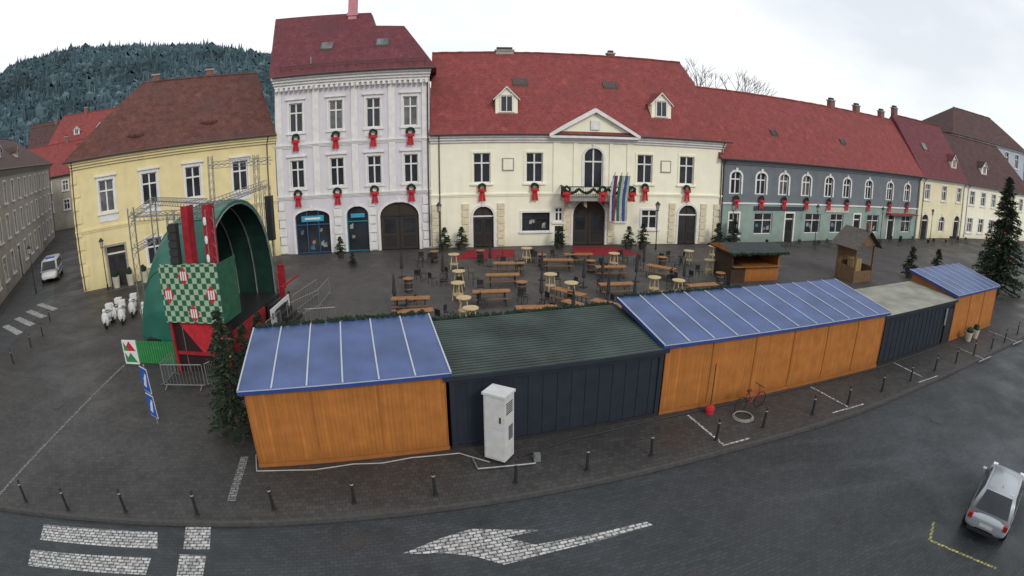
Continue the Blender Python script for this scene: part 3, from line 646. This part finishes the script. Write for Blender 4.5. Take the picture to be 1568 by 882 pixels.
for x in(-.22,.22):
    for y in(-.2,.2): c.cyl((x,y,0),(x*.85,y*.85,.45),.015,.015,dark,4)
c.box(-.22,.22,-.22,.22,.44,.47,dark)
c.box(-.2,.2,.19,.22,.5,.85,dark)
ch=c.mesh('chair')
rr=random.Random(4)
for i in range(75):
    x=rr.uniform(-7,14);y=rr.uniform(27,43);inst(ch,'cafe_chair',(x,y,.004),rr.uniform(0,6))
for i in range(30):
    x=24+i*1.3+rr.uniform(-.5,.5);y=50.5+(x-24)*.245-rr.uniform(1.2,4.2);inst(ch,'cafe_chair',(x,y,.004),rr.uniform(0,6))
g=MB()
for q in([(-4.6,42.9),(.1,43.4),(.3,46.6),(-3.6,46.4)],[(5.1,44.2),(10.6,44.9),(8.9,47.9),(5.1,47.6)]): g.slab(q,.006,.03,mat('red_carpet_fabric',(.22,.012,.02),.9,.3,3))
g.build('red_carpet')
# ------------------------------------------------------------ small market hut, nativity hut
hd=mat('hut_interior_dark',(.05,.03,.02),.8,.3,3)
r=empty('small_market_hut',(15.3,36.3,0),.15);c=MB();c.box(1.2,4.2,0,2.6,0,1.1,wood);c.box(0,1.19,.02,2.58,0,1.1,hd);c.box(0,.12,0,2.6,1.11,2.2,hd);c.box(4.08,4.2,0,2.6,1.11,2.2,wood);c.box(.12,4.08,2.5,2.6,1.11,2.2,hd);c.box(.05,4.25,-.3,.1,1.101,1.16,tw);c.build('walls',r)
c=MB();dr=mat('dark_green_roofing',(.025,.036,.033),.6,.3,2);c.prism([(-.4,2.1),(4.6,2.1),(4.6,2.2),(-.4,2.2)],-.6,3.1,dr)
c.poly([(-.4,-.6,2.21),(4.6,-.6,2.21),(4.6,1.3,2.6),(-.4,1.3,2.6)],dr);c.poly([(4.6,3.1,2.21),(-.4,3.1,2.21),(-.4,1.3,2.6),(4.6,1.3,2.6)],dr)
for x in(-.4,4.6): c.poly([(x,-.6,2.2),(x,3.1,2.2),(x,1.3,2.6)],wood)
c.build('roof',r);c=MB();garland(c,(-.4,-.62,2.15),(4.6,-.62,2.15),50,.1,wreathm);c.build('fir_garland',r)
r=empty('nativity_hut',(26.2,36.3,0),.25);c=MB();wd=mat('weathered_wood',(.15,.09,.05),.8,.3,4)
for x in(0,2.3):
    for y in(0,2.0): c.box(x-.08,x+.08,y-.08,y+.08,0,2.9,wd)
c.box(.08,2.22,1.9,2.0,0,2.7,wd);c.box(-.05,.0,.08,1.92,0,1.2,wd);c.box(2.3,2.35,.08,1.92,0,1.2,wd);c.box(.08,2.22,-.05,0,0,.9,wd);c.box(.6,1.7,.7,1.4,0,1.7,mat('straw',(.3,.22,.1),.9));c.build('frame',r)
c=MB()
for q in(-1,1): c.poly([(1.15,-.5,4.1),(1.15,2.5,4.1),(1.15+q*1.75,2.5,2.7),(1.15+q*1.75,-.5,2.7)],mat('grey_shingles',(.10,.09,.085),.9,.3,5))
c.prism([(-.1,2.9),(2.4,2.9),(1.15,3.95)],-.1,-.02,wd);c.box(1.0,1.3,-.2,.1,4.1,4.7,wd);c.build('roof',r);
# ------------------------------------------------------------ stage
st=empty('concert_stage',(0,0,0));gf=mat('green_canopy_fabric',(.016,.115,.082),.42,.25,.8,bump=.15,spec=.45);gfd=mat('dark_green_backdrop',(.009,.038,.028),.7,.3,1.5);redst=mat('stage_red_drape',(.28,.013,.022),.75,.3,3)
c=MB();N_=16;M_=18
def vp(i,j,sh=0):
    u=i/N_;v=math.pi*j/M_
    x=-13.8-4.9*u;w=(4.25-sh)*(1-.22*u**3);h=(6.1-sh)*(1-.93*u**4)**.55
    return (x,25.7+w*math.cos(v),1.1+h*abs(math.sin(v))**.75)
for i in range(N_):
    for j in range(M_):
        c.poly([vp(i,j),vp(i,j+1),vp(i+1,j+1),vp(i+1,j)],gf)
        c.poly([vp(i,j,.12),vp(i+1,j,.12),vp(i+1,j+1,.12),vp(i,j+1,.12)],gfd)
c.poly([vp(N_,j) for j in range(M_+1)],gf)
for j in range(M_): c.poly([vp(0,j),vp(0,j,.12),vp(0,j+1,.12),vp(0,j+1)],mat('canopy_edge',(.03,.16,.11),.5))
for j in(0,M_):
    for i in range(N_): a=vp(i,j);b=vp(i+1,j);c.poly([(a[0],a[1],0),(b[0],b[1],0),b,a],gf)
c.poly([(vp(N_,0)[0],vp(N_,0)[1],0),(vp(N_,M_)[0],vp(N_,M_)[1],0),vp(N_,M_),vp(N_,0)],gf)
c.build('arched_canopy',st,smooth=True)
c=MB()
for i in (0,4,8,12):
    for j in range(M_): c.cyl(vp(i,j,.2),vp(i,j+1,.2),.05,.05,steel,5,False)
for j in(3,6,9,12,15):
    for i in range(14): c.cyl(vp(i,j,-.02),vp(i+1,j,-.02),.02,.02,gf,5,False)
c.build('canopy_ribs',st)
c=MB();c.box(-17.9,-13.5,21.7,29.7,1.0,1.2,dark);c.box(-17.85,-13.55,21.75,29.65,0,1.0,dark)
c.box(-13.49,-13.4,22,27.2,0,1.15,redst)
c.build('deck',st)
def truss(mb,a,b,w=.3,r=.022,m=steel):
    a=Vector(a);b=Vector(b);d=(b-a);L=d.length;d.normalize();u=d.orthogonal().normalized();v=d.cross(u);cs=[u*w/2+v*w/2,u*w/2-v*w/2,-u*w/2-v*w/2,-u*w/2+v*w/2]
    for k in cs: mb.cyl(a+k,b+k,r,r,m,4,False)
    n=max(1,int(L/(w*1.6)))
    for i in range(n):
        for k in range(4):
            p=a+d*(L*i/n);q=a+d*(L*(i+1)/n);mb.cyl(p+cs[k],q+cs[(k+1)%4],r*.6,r*.6,m,3,False)
c=MB()
for p in((-12.8,21.2),(-14.9,21.2),(-14.2,30.6),(-19.6,24.0),(-20.6,27.5),(-15.6,32.2)): truss(c,(p[0],p[1],0),(p[0],p[1],7.4),.35)
truss(c,(-20.6,27.5,7.3),(-12.8,21.2,7.6));truss(c,(-19.6,24,6.9),(-12.8,21.2,7.2));truss(c,(-12.8,21.2,7.5),(-14.2,30.6,7.5));truss(c,(-15.6,32.2,7.4),(-15.6,32.2,9.2));truss(c,(-19,32.2,8.8),(-14.2,31.4,8.8),.3);truss(c,(-20.6,27.5,7.3),(-19.6,24,6.9));truss(c,(-19,32.2,6),(-19,32.2,9.4),.3)
truss(c,(-20.6,27.5,5.2),(-19.6,24,5.2))
c.build('lighting_trusses',st)
c=MB()
for x0 in(-14.15,-13.0):
    c.poly([(x0,20.98,5.1),(x0+.36,20.98,5.1),(x0+.36,20.98,7.6),(x0,20.98,7.6)],redst);c.poly([(x0+.36,20.98,3.9),(x0+.36,21.5,3.9),(x0+.36,21.5,7.6),(x0+.36,20.98,7.6)],redst)
for z in(5.3,6.1,6.9): c.ball((-12.85,20.9,z),.13,sw,6,4,(.7,.3,1.5));
c.box(-14.75,-14.35,20.7,21.0,5.11,6.9,dark)
c.box(-14.2,-13.8,30.2,30.6,4.2,6.8,dark)
for z in(5.15,5.5,5.85,6.2,6.55): c.box(-14.8,-14.32,20.66,20.699,z,z+.28,mat('speaker_grille',(.03,.03,.03),.6))
c.build('drapes_and_speakers',st)
c=MB();ck=mat('check_pattern_cloth',(.1,.3,.1),.8,kind='checker')
c.box(-15.6,-12.35,20.7,20.9,2.45,5.1,ck);c.box(-12.349,-12.3,20.7,22.4,2.45,5.1,mat('stage_side_cloth',(.02,.09,.05),.8,.3,3))
def dia(cx,cz,w,h):
    c.poly([(cx-w,20.69,cz),(cx,20.69,cz-h),(cx+w,20.69,cz),(cx,20.69,cz+h)],red)
    for q in(-1,0,1): c.box(cx+q*.13-.04,cx+q*.13+.04,20.675,20.685,cz-.2,cz+.2,sw)
for p in((-14.2,4.6),(-15.2,3.75),(-12.8,3.75),(-13.9,2.9)): dia(p[0],p[1],.32,.42)
c.build('patterned_front_panel',st)
c=MB();c.box(-15.45,-12.5,20.95,21.58,0,2.44,mat('stage_opening_shade',(.02,.009,.01),.8));c.poly([(-15.1,20.9,2.44),(-12.7,20.9,2.44),(-13.8,20.9,.9)],red)  # solid box, its dark colour stands in for the opening's shade
for x in(-15.45,-12.5): c.box(x-.06,x+.06,20.8,20.92,0,2.44,redst)
c.box(-15.38,-12.57,20.85,20.93,.85,1.0,redst)
c.build('front_tower_base',st)
def barrier(name,a,b,h=1.1,n=12,m=steel,feet=True):
    c=MB();L=math.hypot(b[0]-a[0],b[1]-a[1]);c.tube([(0,0,.15),(0,0,h),(L,0,h),(L,0,.15),(0,0,.15)],.022,m,5)
    for i in range(1,n): c.cyl((L*i/n,0,.15),(L*i/n,0,h),.01,.01,m,4,False)
    if feet:
        for x in(.15,L-.15): c.tube([(x,-.3,.02),(x,0,.15),(x,.3,.02)],.018,m,4)
    return c.build(name,loc=(a[0],a[1],0),rz=ang(a,b))
barrier('crowd_barrier',(-15.2,19.0),(-13.1,19.3));barrier('crowd_barrier',(-13.0,19.4),(-12.5,20.6))
barrier('crowd_barrier',(-15.3,19.1),(-15.5,20.5))
for a,b in(((-12.3,27.8),(-11.4,30.6)),((-11.4,30.6),(-11.6,33.4)),((-12.6,29.5),(-12.3,33)),((-10.9,27),(-9.3,27.4)),((-12.3,24.8),(-12.3,26.8))): barrier('crowd_barrier',a,b)
c=MB();gs=mat('green_slats',(.03,.2,.06),.6,.2,4)
for i in range(18): c.box(i*.15,i*.15+.11,-.02,.02,.1,1.25,gs)
c.box(0,2.7,.021,.05,.3,.4,gs);c.box(0,2.7,.021,.05,.85,.95,gs);c.build('green_slat_fence',loc=(-18.3,21.2,0),rz=.05)
c=MB();c.box(0,.95,0,.08,0,1.25,sw)
for i in range(2): c.poly([(.08,-.004,.1+i*.6),(.87,-.004,.1+i*.6),(.48,-.004,.62+i*.6)],red if i%2 else gs);c.poly([(.08,-.007,.62+i*.55),(.4,-.007,.2+i*.55),(.08,-.007,.15+i*.55)],gs)
c.build('zigzag_panel',loc=(-19.3,21.15,0),rz=.05)
c=MB();c.box(0,.06,0,3.2,.15,1.1,sw);
for i in range(7): c.box(.061,.07,.25+i*.4,.5+i*.4,.5,.85,mat('banner_print',(.12,.12,.12),.6))
c.box(-.02,.08,-.08,0,0,1.25,dark);c.box(-.02,.08,3.2,3.28,0,1.25,dark);c.build('white_banner',loc=(-12.9,26.6,0),rz=math.radians(2))
c=MB()
for i,(x,y,h_) in enumerate(((-14.6,31.4,1.5),(-14.8,32.6,1.7),(-15.1,33.8,1.9),(-14.0,31.0,1.2))): c.box(x-.25,x+.25,y-.05,y+.05,.3,h_,redst);c.cyl((x-.28,y,0),(x-.28,y,h_+.2),.03,.03,dark,5)
c.box(-14.2,-14.12,31.2,34.5,.95,1.05,redst)
for i in range(5): c.box(-13.4+i*.3,-13.1+i*.3,27.5,29,0,1.1-.22*i,dark)
c.build('red_stage_steps')
for x,y,s in((-11.9,23.2,1.1),(-12.2,22.0,1.0)): inst(ct.data,'potted_fir',(x,y,0),x,s)
# ------------------------------------------------------------ vehicles
def car(name,loc,rz,body,kind='hatch'):
    r=empty(name,loc,rz);B=MB()
    if kind=='hatch': st_=[(-2.12,.70,.45,.74),(-2.05,.82,.30,.90),(-1.6,.88,.22,.95),(-.8,.89,.2,.93),(.2,.89,.2,.93),(1.1,.88,.2,.90),(1.7,.84,.24,.80),(2.0,.76,.3,.66),(2.1,.6,.4,.56)]
    else: st_=[(-2.4,.86,.35,1.0),(-2.35,.94,.25,1.1),(-1.5,.96,.22,1.1),(0,.96,.22,1.1),(1.4,.95,.22,1.08),(2.0,.9,.26,.95),(2.3,.8,.34,.8),(2.38,.65,.42,.7)]
    rings=[]
    for x,hw,zl,zt in st_:
        rings.append([(x,-hw*.85,zl),(x,-hw,zl+.15),(x,-hw*1.0,zl+(zt-zl)*.6),(x,-hw*.93,zt-.04),(x,-hw*.75,zt),(x,0,zt+.02),(x,hw*.75,zt),(x,hw*.93,zt-.04),(x,hw,zl+(zt-zl)*.6),(x,hw,zl+.15),(x,hw*.85,zl)])
    for a,b in zip(rings[:-1],rings[1:]):
        for k in range(10): B.poly([a[k],b[k],b[k+1],a[k+1]],body)
        B.poly([a[10],b[10],b[0],a[0]],dark)
    B.poly(rings[0][::-1],body);B.poly(rings[-1],body)
    me=B.build('body',r)
    bm_=bmesh.new();bm_.from_mesh(me.data);bmesh.ops.remove_doubles(bm_,verts=bm_.verts,dist=.001);bmesh.ops.recalc_face_normals(bm_,faces=bm_.faces);bm_.to_mesh(me.data);bm_.free()
    md=me.modifiers.new('s','SUBSURF');md.levels=2;md.render_levels=2
    for p in me.data.polygons:p.use_smooth=True
    H=MB();P2=MB();zb=.86 if kind=='hatch' else 1.06;zr=1.45 if kind=='hatch' else 1.95
    bx0,bx1,tx0,tx1=(-2.02,1.15,-1.25,.25) if kind=='hatch' else(-2.36,1.75,-2.2,1.0)
    hb,htp=(.84,.60) if kind=='hatch' else(.92,.8)
    def prof(t,side):
        return [(bx0+(tx0-bx0)*t,-(hb+(htp-hb)*t)),(bx1+(tx1-bx1)*t,-(hb+(htp-hb)*t)),(bx1+(tx1-bx1)*t,(hb+(htp-hb)*t)),(bx0+(tx0-bx0)*t,(hb+(htp-hb)*t))]
    lv=[[(x,y,zb+(zr-zb)*t) for x,y in prof(t,1)] for t in(0,1.0)]
    for k in range(4): H.poly([lv[0][k],lv[0][(k+1)%4],lv[1][(k+1)%4],lv[1][k]],body)
    H.poly(lv[1],body);H.poly(lv[0][::-1],body)
    def pane(k,t0,t1,u0,u1,off=.012):
        def P(t,u):
            z=zb+(zr-zb)*t;p=prof(t,1);a=p[k];b=p[(k+1)%4];return Vector((a[0]+(b[0]-a[0])*u,a[1]+(b[1]-a[1])*u,z))
        p=[P(t0,u0),P(t0,u1),P(t1,u1),P(t1,u0)];n=(p[1]-p[0]).cross(p[3]-p[0]).normalized()
        P2.poly([q+n*off for q in p],glass)
    pane(3,.14,.86,.09,.91);pane(1,.08,.88,.08,.92)
    for k in(0,2):
        us=((.12,.3),(.34,.62),(.66,.88)) if kind=='hatch' else((.06,.3),(.34,.6),(.64,.9))
        for u0,u1 in us: pane(k,.14,.84,*( (u0,u1) if k==0 else (1-u1,1-u0)))
    ho=H.build('cabin',r)
    bm_=bmesh.new();bm_.from_mesh(ho.data);bmesh.ops.remove_doubles(bm_,verts=bm_.verts,dist=.001);bmesh.ops.bevel(bm_,geom=[e for e in bm_.edges if (e.verts[0].co.z+e.verts[1].co.z)/2>zb+.1],offset=.07,segments=4,affect='EDGES');bm_.to_mesh(ho.data);bm_.free()
    for p in ho.data.polygons:p.use_smooth=True
    P2.build('windows',r)
    Wm=MB();tyre=mat('tyre_rubber',(.015,.015,.015),.85,.2,5)
    xs=(-1.3,1.3) if kind=='hatch' else(-1.5,1.5);hw=.84 if kind=='hatch' else .9
    for x in xs:
        for q in(-1,1):
            Wm.cyl((x,q*(hw-.16),.32),(x,q*(hw+.06),.32),.32,.32,tyre,20);Wm.cyl((x,q*(hw+.061),.32),(x,q*(hw+.075),.32),.2,.18,steel,12);
    Wm.build('wheels',r)
    D=MB();xb=-2.1 if kind=='hatch' else bx0-.08;rl=mat('tail_light_red',(.30,.01,.01),.3);pl=mat('number_plate',(.5,.5,.5),.5)
    for q in(-1,1):
        y=q*.62;D.box(xb-.01,xb+.3,min(y,y+q*.16),max(y,y+q*.16),.68,.86,rl);D.box(1.86,2.07,min(y*.85,y*.85+q*.2),max(y*.85,y*.85+q*.2),.56,.68,frame)
        D.box(bx1-.65,bx1-.48,min(q*.88,q*1.03),max(q*.88,q*1.03),.92,1.04,body)
    D.box(xb-.035,xb-.02,-.26,.26,.56,.66,pl);D.box(xb-.025,xb+.1,-.65,.65,.32,.42,dark);D.box(2.08,2.11,-.4,.4,.32,.45,dark)
    if kind=='hatch': D.cyl((-1.0,0,1.44),(-1.2,0,1.62),.012,.006,dark,5)
    if kind=='van':
        for q in(-1,1):
            D.box(-2.2,1.8,min(q*.965,q*.975),max(q*.965,q*.975),.75,.9,bl)
        D.box(-.3,.3,-.5,.5,1.96,2.05,bl)
    D.build('lights_and_trim',r)
    return r
silver=mat('silver_car_paint',(.34,.37,.40),.28,.05,2,metal=.3,spec=.6);wp=mat('white_car_paint',(.6,.6,.62),.35,.05,2,spec=.5)
car('silver_hatchback_car',(15.45,9.3,-.12),math.radians(32),silver)
car('police_van',(-43.2,38.2,.0),math.radians(-52),wp,'van')
def scooter(loc,rz):
    c=MB();w_=mat('scooter_white',(.58,.58,.58),.5,.1,4);ty=mat('tyre_rubber',(.015,.015,.015))
    for x in(-.6,.6): c.torus((x,0,.25),.19,.07,ty,'y',14,6);c.cyl((x,-.06,.25),(x,.06,.25),.1,.1,steel,8)
    c.ball((-.35,0,.6),.36,w_,10,7,(1.25,.6,.75));c.box(-.25,.35,-.17,.17,.28,.36,w_);c.ball((.5,0,.6),.3,w_,10,7,(.45,.9,1.5));c.ball((.62,0,.5),.22,w_,8,5,(.9,.4,.8))
    c.ball((-.35,0,.86),.3,mat('seat_grey',(.3,.3,.3)),10,6,(1.2,.5,.3));c.cyl((.5,0,.8),(.42,0,1.1),.04,.04,w_,6);c.cyl((.42,-.32,1.12),(.42,.32,1.12),.03,.03,dark,6);c.ball((.47,0,1.1),.14,w_,8,5);c.box(-.85,-.45,-.24,.24,.85,1.25,w_)
    c.build('white_scooter',loc=loc,rz=rz,smooth=False)
for p,a in(((-24.9,26.4,0),-1.2),((-24.2,27.2,0),-1.0),((-25.1,27.6,0),-1.3),((-24.3,28.6,0),-1.1),((-22.6,28.0,0),-1.4),((-22.5,29.2,0),-1.2)): scooter(p,a)
c=MB()
for x in(-.52,.52): c.torus((x,0,.33),.31,.02,mat('tyre_rubber',(.015,.015,.015)),'y',22,5)
rd=mat('bike_red',(.3,.02,.03),.4)
for a,b in(((-.52,.33),(-.15,.8)),((-.15,.8),(.4,.78)),((-.15,.8),(-.02,.3)),((-.02,.3),(.42,.72)),((-.52,.33),(-.02,.3)),((.52,.33),(.38,.95))): c.cyl((a[0],0,a[1]),(b[0],0,b[1]),.02,.02,rd if a[0]>-.2 else dark,6)
c.cyl((.38,-.28,.97),(.38,.28,.97),.015,.015,dark,6);c.ball((-.18,0,.86),.12,dark,8,5,(1.2,.6,.4))
o=c.build('bicycle',loc=(9.1,17.95,0),rz=.35)
c=MB();c.cyl((0,0,.3),(0,.05,2.0),.018,.018,dark,6);c.ball((0,0,.15),.18,red,10,6,(1.1,.8,1.1));c.cyl((0,0,0),(0,0,.04),.16,.16,red,10);c.build('red_umbrella_stand',loc=(7.4,17.9,0))
g=MB();
for k in range(3): g.torus((8.6,17.35,.03+.03*k),.42-.03*k,.014,cw,'z',22,5)
g.build('coiled_cable')
pb=mat('pale_planter',(.42,.39,.32),.7)
for x,y in((27.4,23.4),(28.5,23.75)):
    c=MB();c.cyl((0,0,0),(0,0,.55),.2,.3,pb,12);c.ball((0,0,.6),.26,wreathm,8,5,jit=.3);c.build('planter',loc=(x,y,0))
c=MB();c.cyl((0,0,0),(0,0,.5),.09,.07,dark,8);c.cyl((0,0,.5),(0,0,3.4),.045,.03,dark,8)
for q in(0,1,2,3): a=q*math.pi/2;c.cyl((.1*math.cos(a),.1*math.sin(a),3.45),(.2*math.cos(a),.2*math.sin(a),3.95),.015,.015,dark,4)
c.cyl((0,0,3.4),(0,0,3.46),.14,.14,dark,8);c.cyl((0,0,3.46),(0,0,3.9),.1,.18,mat('lamp_glass',(.4,.4,.36),.3),8);c.cyl((0,0,3.93),(0,0,4.2),.26,.03,dark,8)
lp=c.mesh('street_lamp')
for x,y in((-5.9,45.3),(12.4,46.9),(20.2,48.6),(-31.6,34.2),(31,51),(42,53.5),(-40.5,33.2),(54,57)): inst(lp,'street_lamp',(x,y,0),0)
for x,y in((-31.2,35.0),(-30.2,35.8),(-29.2,36.6)):
    c=MB();c.cyl((0,0,0),(0,0,.9),.28,.34,pb,12);c.ball((0,0,1.1),.3,wreathm,8,5,jit=.3);c.build('planter',loc=(x,y,0))
# ------------------------------------------------------------ hill
hm=mat('hazed_hill_floor',(.05,.085,.10),.95,.3,.02);ht1=mat('hazed_trees_dark',(.05,.088,.108),.95,.5,.03);ht2=mat('hazed_trees_pale',(.085,.135,.155),.95,.4,.03)  # bluish distance haze is painted into these base colours
az=[-100,-70,-52.9,-50.8,-45.1,-38.7,-30.5,-25.2,-12,10,40,80,110];zz=[60,66,69,75,79,76,71,62,42,30,20,12,8]
def crest(a):
    for i in range(len(az)-1):
        if az[i]<=a<=az[i+1]: t=(a-az[i])/(az[i+1]-az[i]);return zz[i]+(zz[i+1]-zz[i])*t
    return 8
def hz_(a,r):
    t=(r-150)/250
    if t<=0:return -.2
    if t<=1: return crest(a)*(t*t*(3-2*t))
    return crest(a)*max(.3,1-(t-1)*.5)
h=MB();na=70;nr=16
P_=[[None]*(nr+1) for _ in range(na+1)]
for i in range(na+1):
    a=-100+210*i/na
    for j in range(nr+1):
        r_=150+j*28;z=hz_(a,r_);P_[i][j]=(r_*math.sin(math.radians(a)),r_*math.cos(math.radians(a)),z)
for i in range(na):
    for j in range(nr): h.poly([P_[i][j],P_[i][j+1],P_[i+1][j+1],P_[i+1][j]],hm)
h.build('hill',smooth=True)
h=MB();rr=random.Random(11)
for i in range(15000):
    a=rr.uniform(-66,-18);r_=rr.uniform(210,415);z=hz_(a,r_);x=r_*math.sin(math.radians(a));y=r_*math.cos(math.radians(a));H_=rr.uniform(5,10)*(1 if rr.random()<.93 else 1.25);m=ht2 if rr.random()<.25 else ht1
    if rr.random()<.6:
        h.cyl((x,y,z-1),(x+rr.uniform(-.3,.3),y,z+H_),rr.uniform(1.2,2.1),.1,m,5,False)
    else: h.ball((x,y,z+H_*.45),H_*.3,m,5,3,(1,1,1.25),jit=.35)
h.build('hill_forest')
def bare(name,loc,H):
    rnd=random.Random(2);c=MB();bk=mat('bare_twigs',(.16,.14,.14),.9)
    def br(p,d,l,r,n):
        q=p+d*l;c.cyl(p,q,r,r*.65,bk,4,False)
        if n==0:return
        for i in range(3 if n>1 else 4):
            dd=(d+Vector((rnd.gauss(0,.4),rnd.gauss(0,.4),rnd.gauss(.15,.25)))).normalized();br(q,dd,l*rnd.uniform(.6,.8),r*.6,n-1)
    br(Vector((0,0,0)),Vector((0,0,1)),H*.32,.25,5);return c.build(name,loc=loc)
bare('bare_tree',(22.3,66,0),21)
# ------------------------------------------------------------ light, world, camera
W_=bpy.data.worlds.new("World");S.world=W_;W_.use_nodes=True;nt=W_.node_tree;N=nt.nodes;Lk=nt.links
bg=N['Background'];sky=N.new('ShaderNodeTexSky');sky.sky_type='NISHITA';sky.sun_disc=False
sd_=Vector((.45,-.75,.55)).normalized()
sky.sun_elevation=math.asin(sd_.z);sky.sun_rotation=math.atan2(sd_.x,sd_.y);sky.dust_density=2
Lk.new(sky.outputs[0],bg.inputs[0]);bg.inputs[1].default_value=.13
bg2=N.new('ShaderNodeBackground');bg2.inputs[0].default_value=(.95,.975,1,1);bg2.inputs[1].default_value=1.12
mx=N.new('ShaderNodeMixShader');tc=N.new('ShaderNodeTexCoord');nz=N.new('ShaderNodeTexNoise');nz.inputs['Scale'].default_value=1.6;nz.inputs['Detail'].default_value=6
mp=N.new('ShaderNodeMapping');mp.inputs['Scale'].default_value=(1,1,2.5);mp.inputs['Location'].default_value=(.3,.2,0);Lk.new(tc.outputs['Generated'],mp.inputs[0]);Lk.new(mp.outputs[0],nz.inputs['Vector'])
mr=N.new('ShaderNodeMapRange');mr.inputs['From Min'].default_value=.38;mr.inputs['From Max'].default_value=.56;mr.inputs['To Min'].default_value=.66;mr.inputs['To Max'].default_value=1.0;Lk.new(nz.outputs['Fac'],mr.inputs['Value'])
Lk.new(mr.outputs[0],mx.inputs[0]);Lk.new(bg.outputs[0],mx.inputs[1]);Lk.new(bg2.outputs[0],mx.inputs[2]);Lk.new(mx.outputs[0],N['World Output'].inputs[0])
ld=bpy.data.lights.new('sun','SUN');ld.energy=1.3;ld.angle=math.radians(12);ld.color=(1,.95,.86);lo=bpy.data.objects.new('sun',ld);C.objects.link(lo);lo.rotation_euler=sd_.to_track_quat('Z','Y').to_euler()
cd=bpy.data.cameras.new("camera");cam=bpy.data.objects.new("camera",cd);C.objects.link(cam)
cam.location=(0,0,10);cam.rotation_euler=(math.radians(74),0,0)
cd.lens=20;cd.sensor_fit='HORIZONTAL';cd.sensor_width=36;cd.sensor_height=20.25;cd.clip_end=3000
cd.type='PANO'
tgt=cd if hasattr(cd,'panorama_type') else cd.cycles
tgt.panorama_type='FISHEYE_EQUISOLID';tgt.fisheye_lens=20;tgt.fisheye_fov=math.pi
S.camera=cam
S.view_settings.view_transform='Standard';S.view_settings.look='None';S.view_settings.exposure=0
